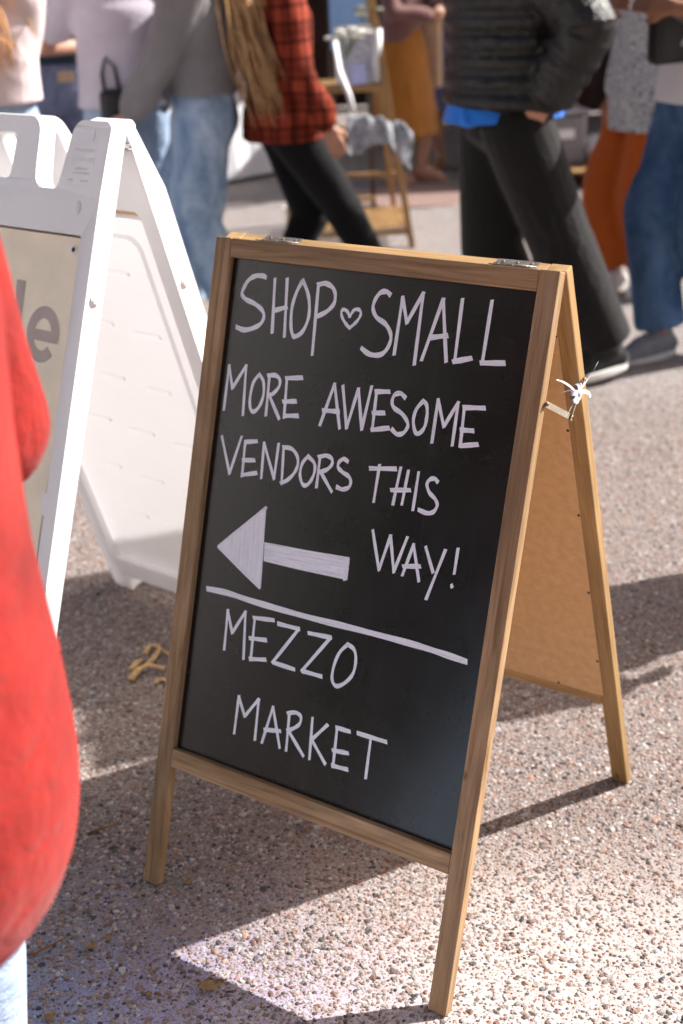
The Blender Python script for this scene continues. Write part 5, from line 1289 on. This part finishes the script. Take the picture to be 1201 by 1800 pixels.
crate('open slatted wooden crate at the left end of the shaded stall', (1.30, 9.35, 0), (.42, .30, .26), 'wood_pale', .2)

def tent(label, x0, x1, y0, y1, wallmat, roof, front_z=2.15, side_wall=False):
    r = thing('market_tent', label, 'tent', ((x0 + x1) / 2, (y0 + y1) / 2, 0)); hx, hy = (x1 - x0) / 2, (y1 - y0) / 2
    for sx in (-1, 1):
        for sy_ in (-1, 1):
            beam('post', (sx * hx, sy_ * hy, 0), (sx * hx, sy_ * hy, front_z), .045, M['hinge'], r)
    bm = bmesh.new(); ap = bm.verts.new((0, 0, front_z + .85)); c4 = [bm.verts.new((sx * (hx + .03), sy_ * (hy + .03), front_z)) for sx, sy_ in ((-1, -1), (1, -1), (1, 1), (-1, 1))]
    for i in range(4): bm.faces.new((c4[i], c4[(i + 1) % 4], ap))
    bmesh.ops.solidify(bm, geom=bm.faces[:], thickness=.004)
    bobj('canopy', bm, M[roof], r)
    for sx, sy_, wd, rz in ((0, -1, 2 * hx, 0), (0, 1, 2 * hx, 0), (-1, 0, 2 * hy, math.pi / 2), (1, 0, 2 * hy, math.pi / 2)):
        plank('valance', (wd + .02, .004, .25), M[roof], r, (sx * (hx + .035), sy_ * (hy + .035), front_z - .12), (0, 0, rz), 0)
    # back wall hangs in shallow folds
    bm = bmesh.new(); n_ = 60; a_ = []
    for i in range(n_ + 1):
        x_ = -hx + 2 * hx * i / n_; y_ = hy - .03 + .02 * math.sin(i * 1.3) + .01 * math.sin(i * 2.9)
        a_.append((bm.verts.new((x_, y_, .02)), bm.verts.new((x_, y_, front_z - .02))))
    for i in range(n_): bm.faces.new((a_[i][0], a_[i + 1][0], a_[i + 1][1], a_[i][1]))
    bmesh.ops.solidify(bm, geom=bm.faces[:], thickness=.004)
    bobj('back_wall', bm, M[wallmat], r)
    if side_wall:
        bm = bmesh.new(); a_ = []
        for i in range(n_ + 1):
            y_ = -hy + 2 * hy * i / n_; x_ = hx - .03 + .03 * math.sin(i * 1.1) + .012 * math.sin(i * 2.7)
            a_.append((bm.verts.new((x_, y_, .02)), bm.verts.new((x_, y_, front_z - .02))))
        for i in range(n_): bm.faces.new((a_[i][0], a_[i + 1][0], a_[i + 1][1], a_[i][1]))
        bmesh.ops.solidify(bm, geom=bm.faces[:], thickness=.004)
        bobj('side_wall', bm, M[wallmat], r)
    return r
M['pane'] = plain_mat('window_glass', (0.05, 0.06, 0.07), .08, .6)
M['canopy_w'] = cloth_mat('canopy_canvas', (0.30, 0.28, 0.27), var=.05)
M['canopy_d'] = cloth_mat('brown_canopy', (0.10, 0.07, 0.06), var=.1)
M['wall_brown'] = cloth_mat('mauve_brown_curtain', (0.085, 0.050, 0.045), var=.3, patch=3)
M['wall_dark'] = cloth_mat('dark_green_curtain', (0.012, 0.014, 0.012), var=.3, patch=3)
tent('open-fronted market tent with mauve brown back curtain, behind the display stand', 1.75, 5.2, 9.5, 12.6, 'wall_brown', 'canopy_d')
tent('market tent with brown curtain behind the white covered table', -1.75, 1.60, 11.0, 14.0, 'wall_brown', 'canopy_d')
tent('market tent with dark green curtain at the far left', -5.3, -1.95, 10.8, 13.8, 'wall_dark', 'canopy_d')
# clothes rail in the shaded stall
cr = thing('clothes_rail', 'clothes rail of hanging garments at the back of the shaded stall', 'clothes rail', (1.25, 10.9, 0))
for x_ in (-.65, .65): beam('post', (x_, 0, 0), (x_, 0, 1.6), .03, M['hinge'], cr); beam('foot', (x_, -.25, .02), (x_, .25, .02), .03, M['hinge'], cr)
beam('rail', (-.65, 0, 1.6), (.65, 0, 1.6), .028, M['hinge'], cr)
for q in range(7):
    mt = ['mauve', 'pink', 'denim_g', 'mauve', 'kraft', 'denim_d', 'lav'][q]
    bm = bmesh.new(); loft_bm(bm, [((0, 0, -z_), Vector((.018 + .006 * math.sin(z_ * 9 + q), 0, 0)), Vector((0, wd, 0))) for z_, wd in ((.04, .03), (.08, .15), (.2, .20), (.5, .20), (.8 + .06 * (q % 3), .23))], 20)
    o = bobj('hanging_garment', bm, M[mt], None, True); o.location = (.72 + q * .17, 10.9, 1.585); o.rotation_euler = (0, 0, .5 + .1 * math.sin(q * 3))
    tag(o, ['mauve garment at the left end of the clothes rail', 'pale pink garment second from the left on the clothes rail', 'slate denim garment on the clothes rail', 'mauve garment in the middle of the clothes rail',
            'tan garment on the clothes rail', 'deep blue garment on the clothes rail', 'pale lilac garment at the right end of the clothes rail'][q], 'garment', 'garments hanging on the clothes rail')

# banner added unseen beyond the right edge, shaped to shade paving between the signs
fb = thing('shadow_banner', 'low wide slate blue banner on a tall pole, unseen at right, added to cast a shadow', 'banner', (2.00, 3.19, 0))
beam('pole', (0, 0, 0), (0, 0, 3.1), .03, M['hinge'], fb)
dv = Vector((-0.313, 0.95, 0)); bm = bmesh.new()
q4 = [bm.verts.new(dv * a_ + Vector((0, 0, z_))) for a_, z_ in ((-0.13, 1.86), (.50, 1.93), (.80, 2.02), (.80, 2.24), (.40, 2.26), (-0.13, 2.27))]
bm.faces.new(q4); bmesh.ops.solidify(bm, geom=bm.faces[:], thickness=.003); bobj('flag', bm, M['coat2'], fb)
bm = bmesh.new(); bmesh.ops.create_cone(bm, cap_ends=True, segments=24, radius1=.22, radius2=.16, depth=.08); bobj('base', bm, M['greybox'], fb, mw=Matrix.Translation((0, 0, .04)))

tent('unseen dark canvas tent at left, added to darken the reflection in the chalkboard', -7.6, -3.9, -6.4, 0.35, 'wall_dark', 'canopy_d', 3.0, True)  # added out of view so the chalkboard's right side mirrors something dark
tent('unseen white canvas tent at left, added to brighten the reflection in the chalkboard', -7.6, -3.7, 0.75, 5.2, 'white', 'white', 3.0, True)  # added out of view as a bright reflector for the board's upper left
b2 = thing('added_building', 'unseen tall dark brown building behind the camera, added to darken reflections', 'building', (-8.5, -10.5, 0), rad(135))  # added behind the camera to block low sky and keep reflections dark
M['dbrick'] = plain_mat('dark_brown_brick', (0.045, 0.03, 0.025), .9, .1, var=.15, scale=3, bump=.2)
plank('wall', (26, 5, 9.5), M['dbrick'], b2, (0, 2.5, 4.75), bev=0); plank('roof', (26.6, 5.6, .4), M['greybox'], b2, (0, 2.5, 9.7), bev=0)
for q in range(8):
    for zz in (1.7, 5.6):
        wn = plank('window', (1.9, .12, 2.1), M['greybox'], b2, (-10.5 + q * 3, -.03, zz), bev=0)
        bobj('pane', box_bm(1.7, .03, 1.9), M['pane'], wn, mw=Matrix.Translation((0, -.06, 0)))
# building closing the far side of the square
bl = thing('brick_building', 'long two-storey tan brick building closing the far side of the square', 'building', (0, 34, 0))
M['brickw'] = plain_mat('tan_brick', (0.36, 0.24, 0.18), .9, .1, var=.15, scale=3, bump=.2)
plank('wall', (60, 6, 7.5), M['brickw'], bl, (0, 3, 3.75), bev=0); plank('roof', (61, 7, .4), M['greybox'], bl, (0, 3, 7.7), bev=0)
for q in range(16):
    for zz in (1.9, 5.3):
        wn = plank('window', (1.7, .12, 1.8), M['white_p'], bl, (-26.2 + q * 3.5, -.03, zz), bev=0)
        bobj('pane', box_bm(1.5, .03, 1.6), M['pane'], wn, mw=Matrix.Translation((0, -.06, 0)))
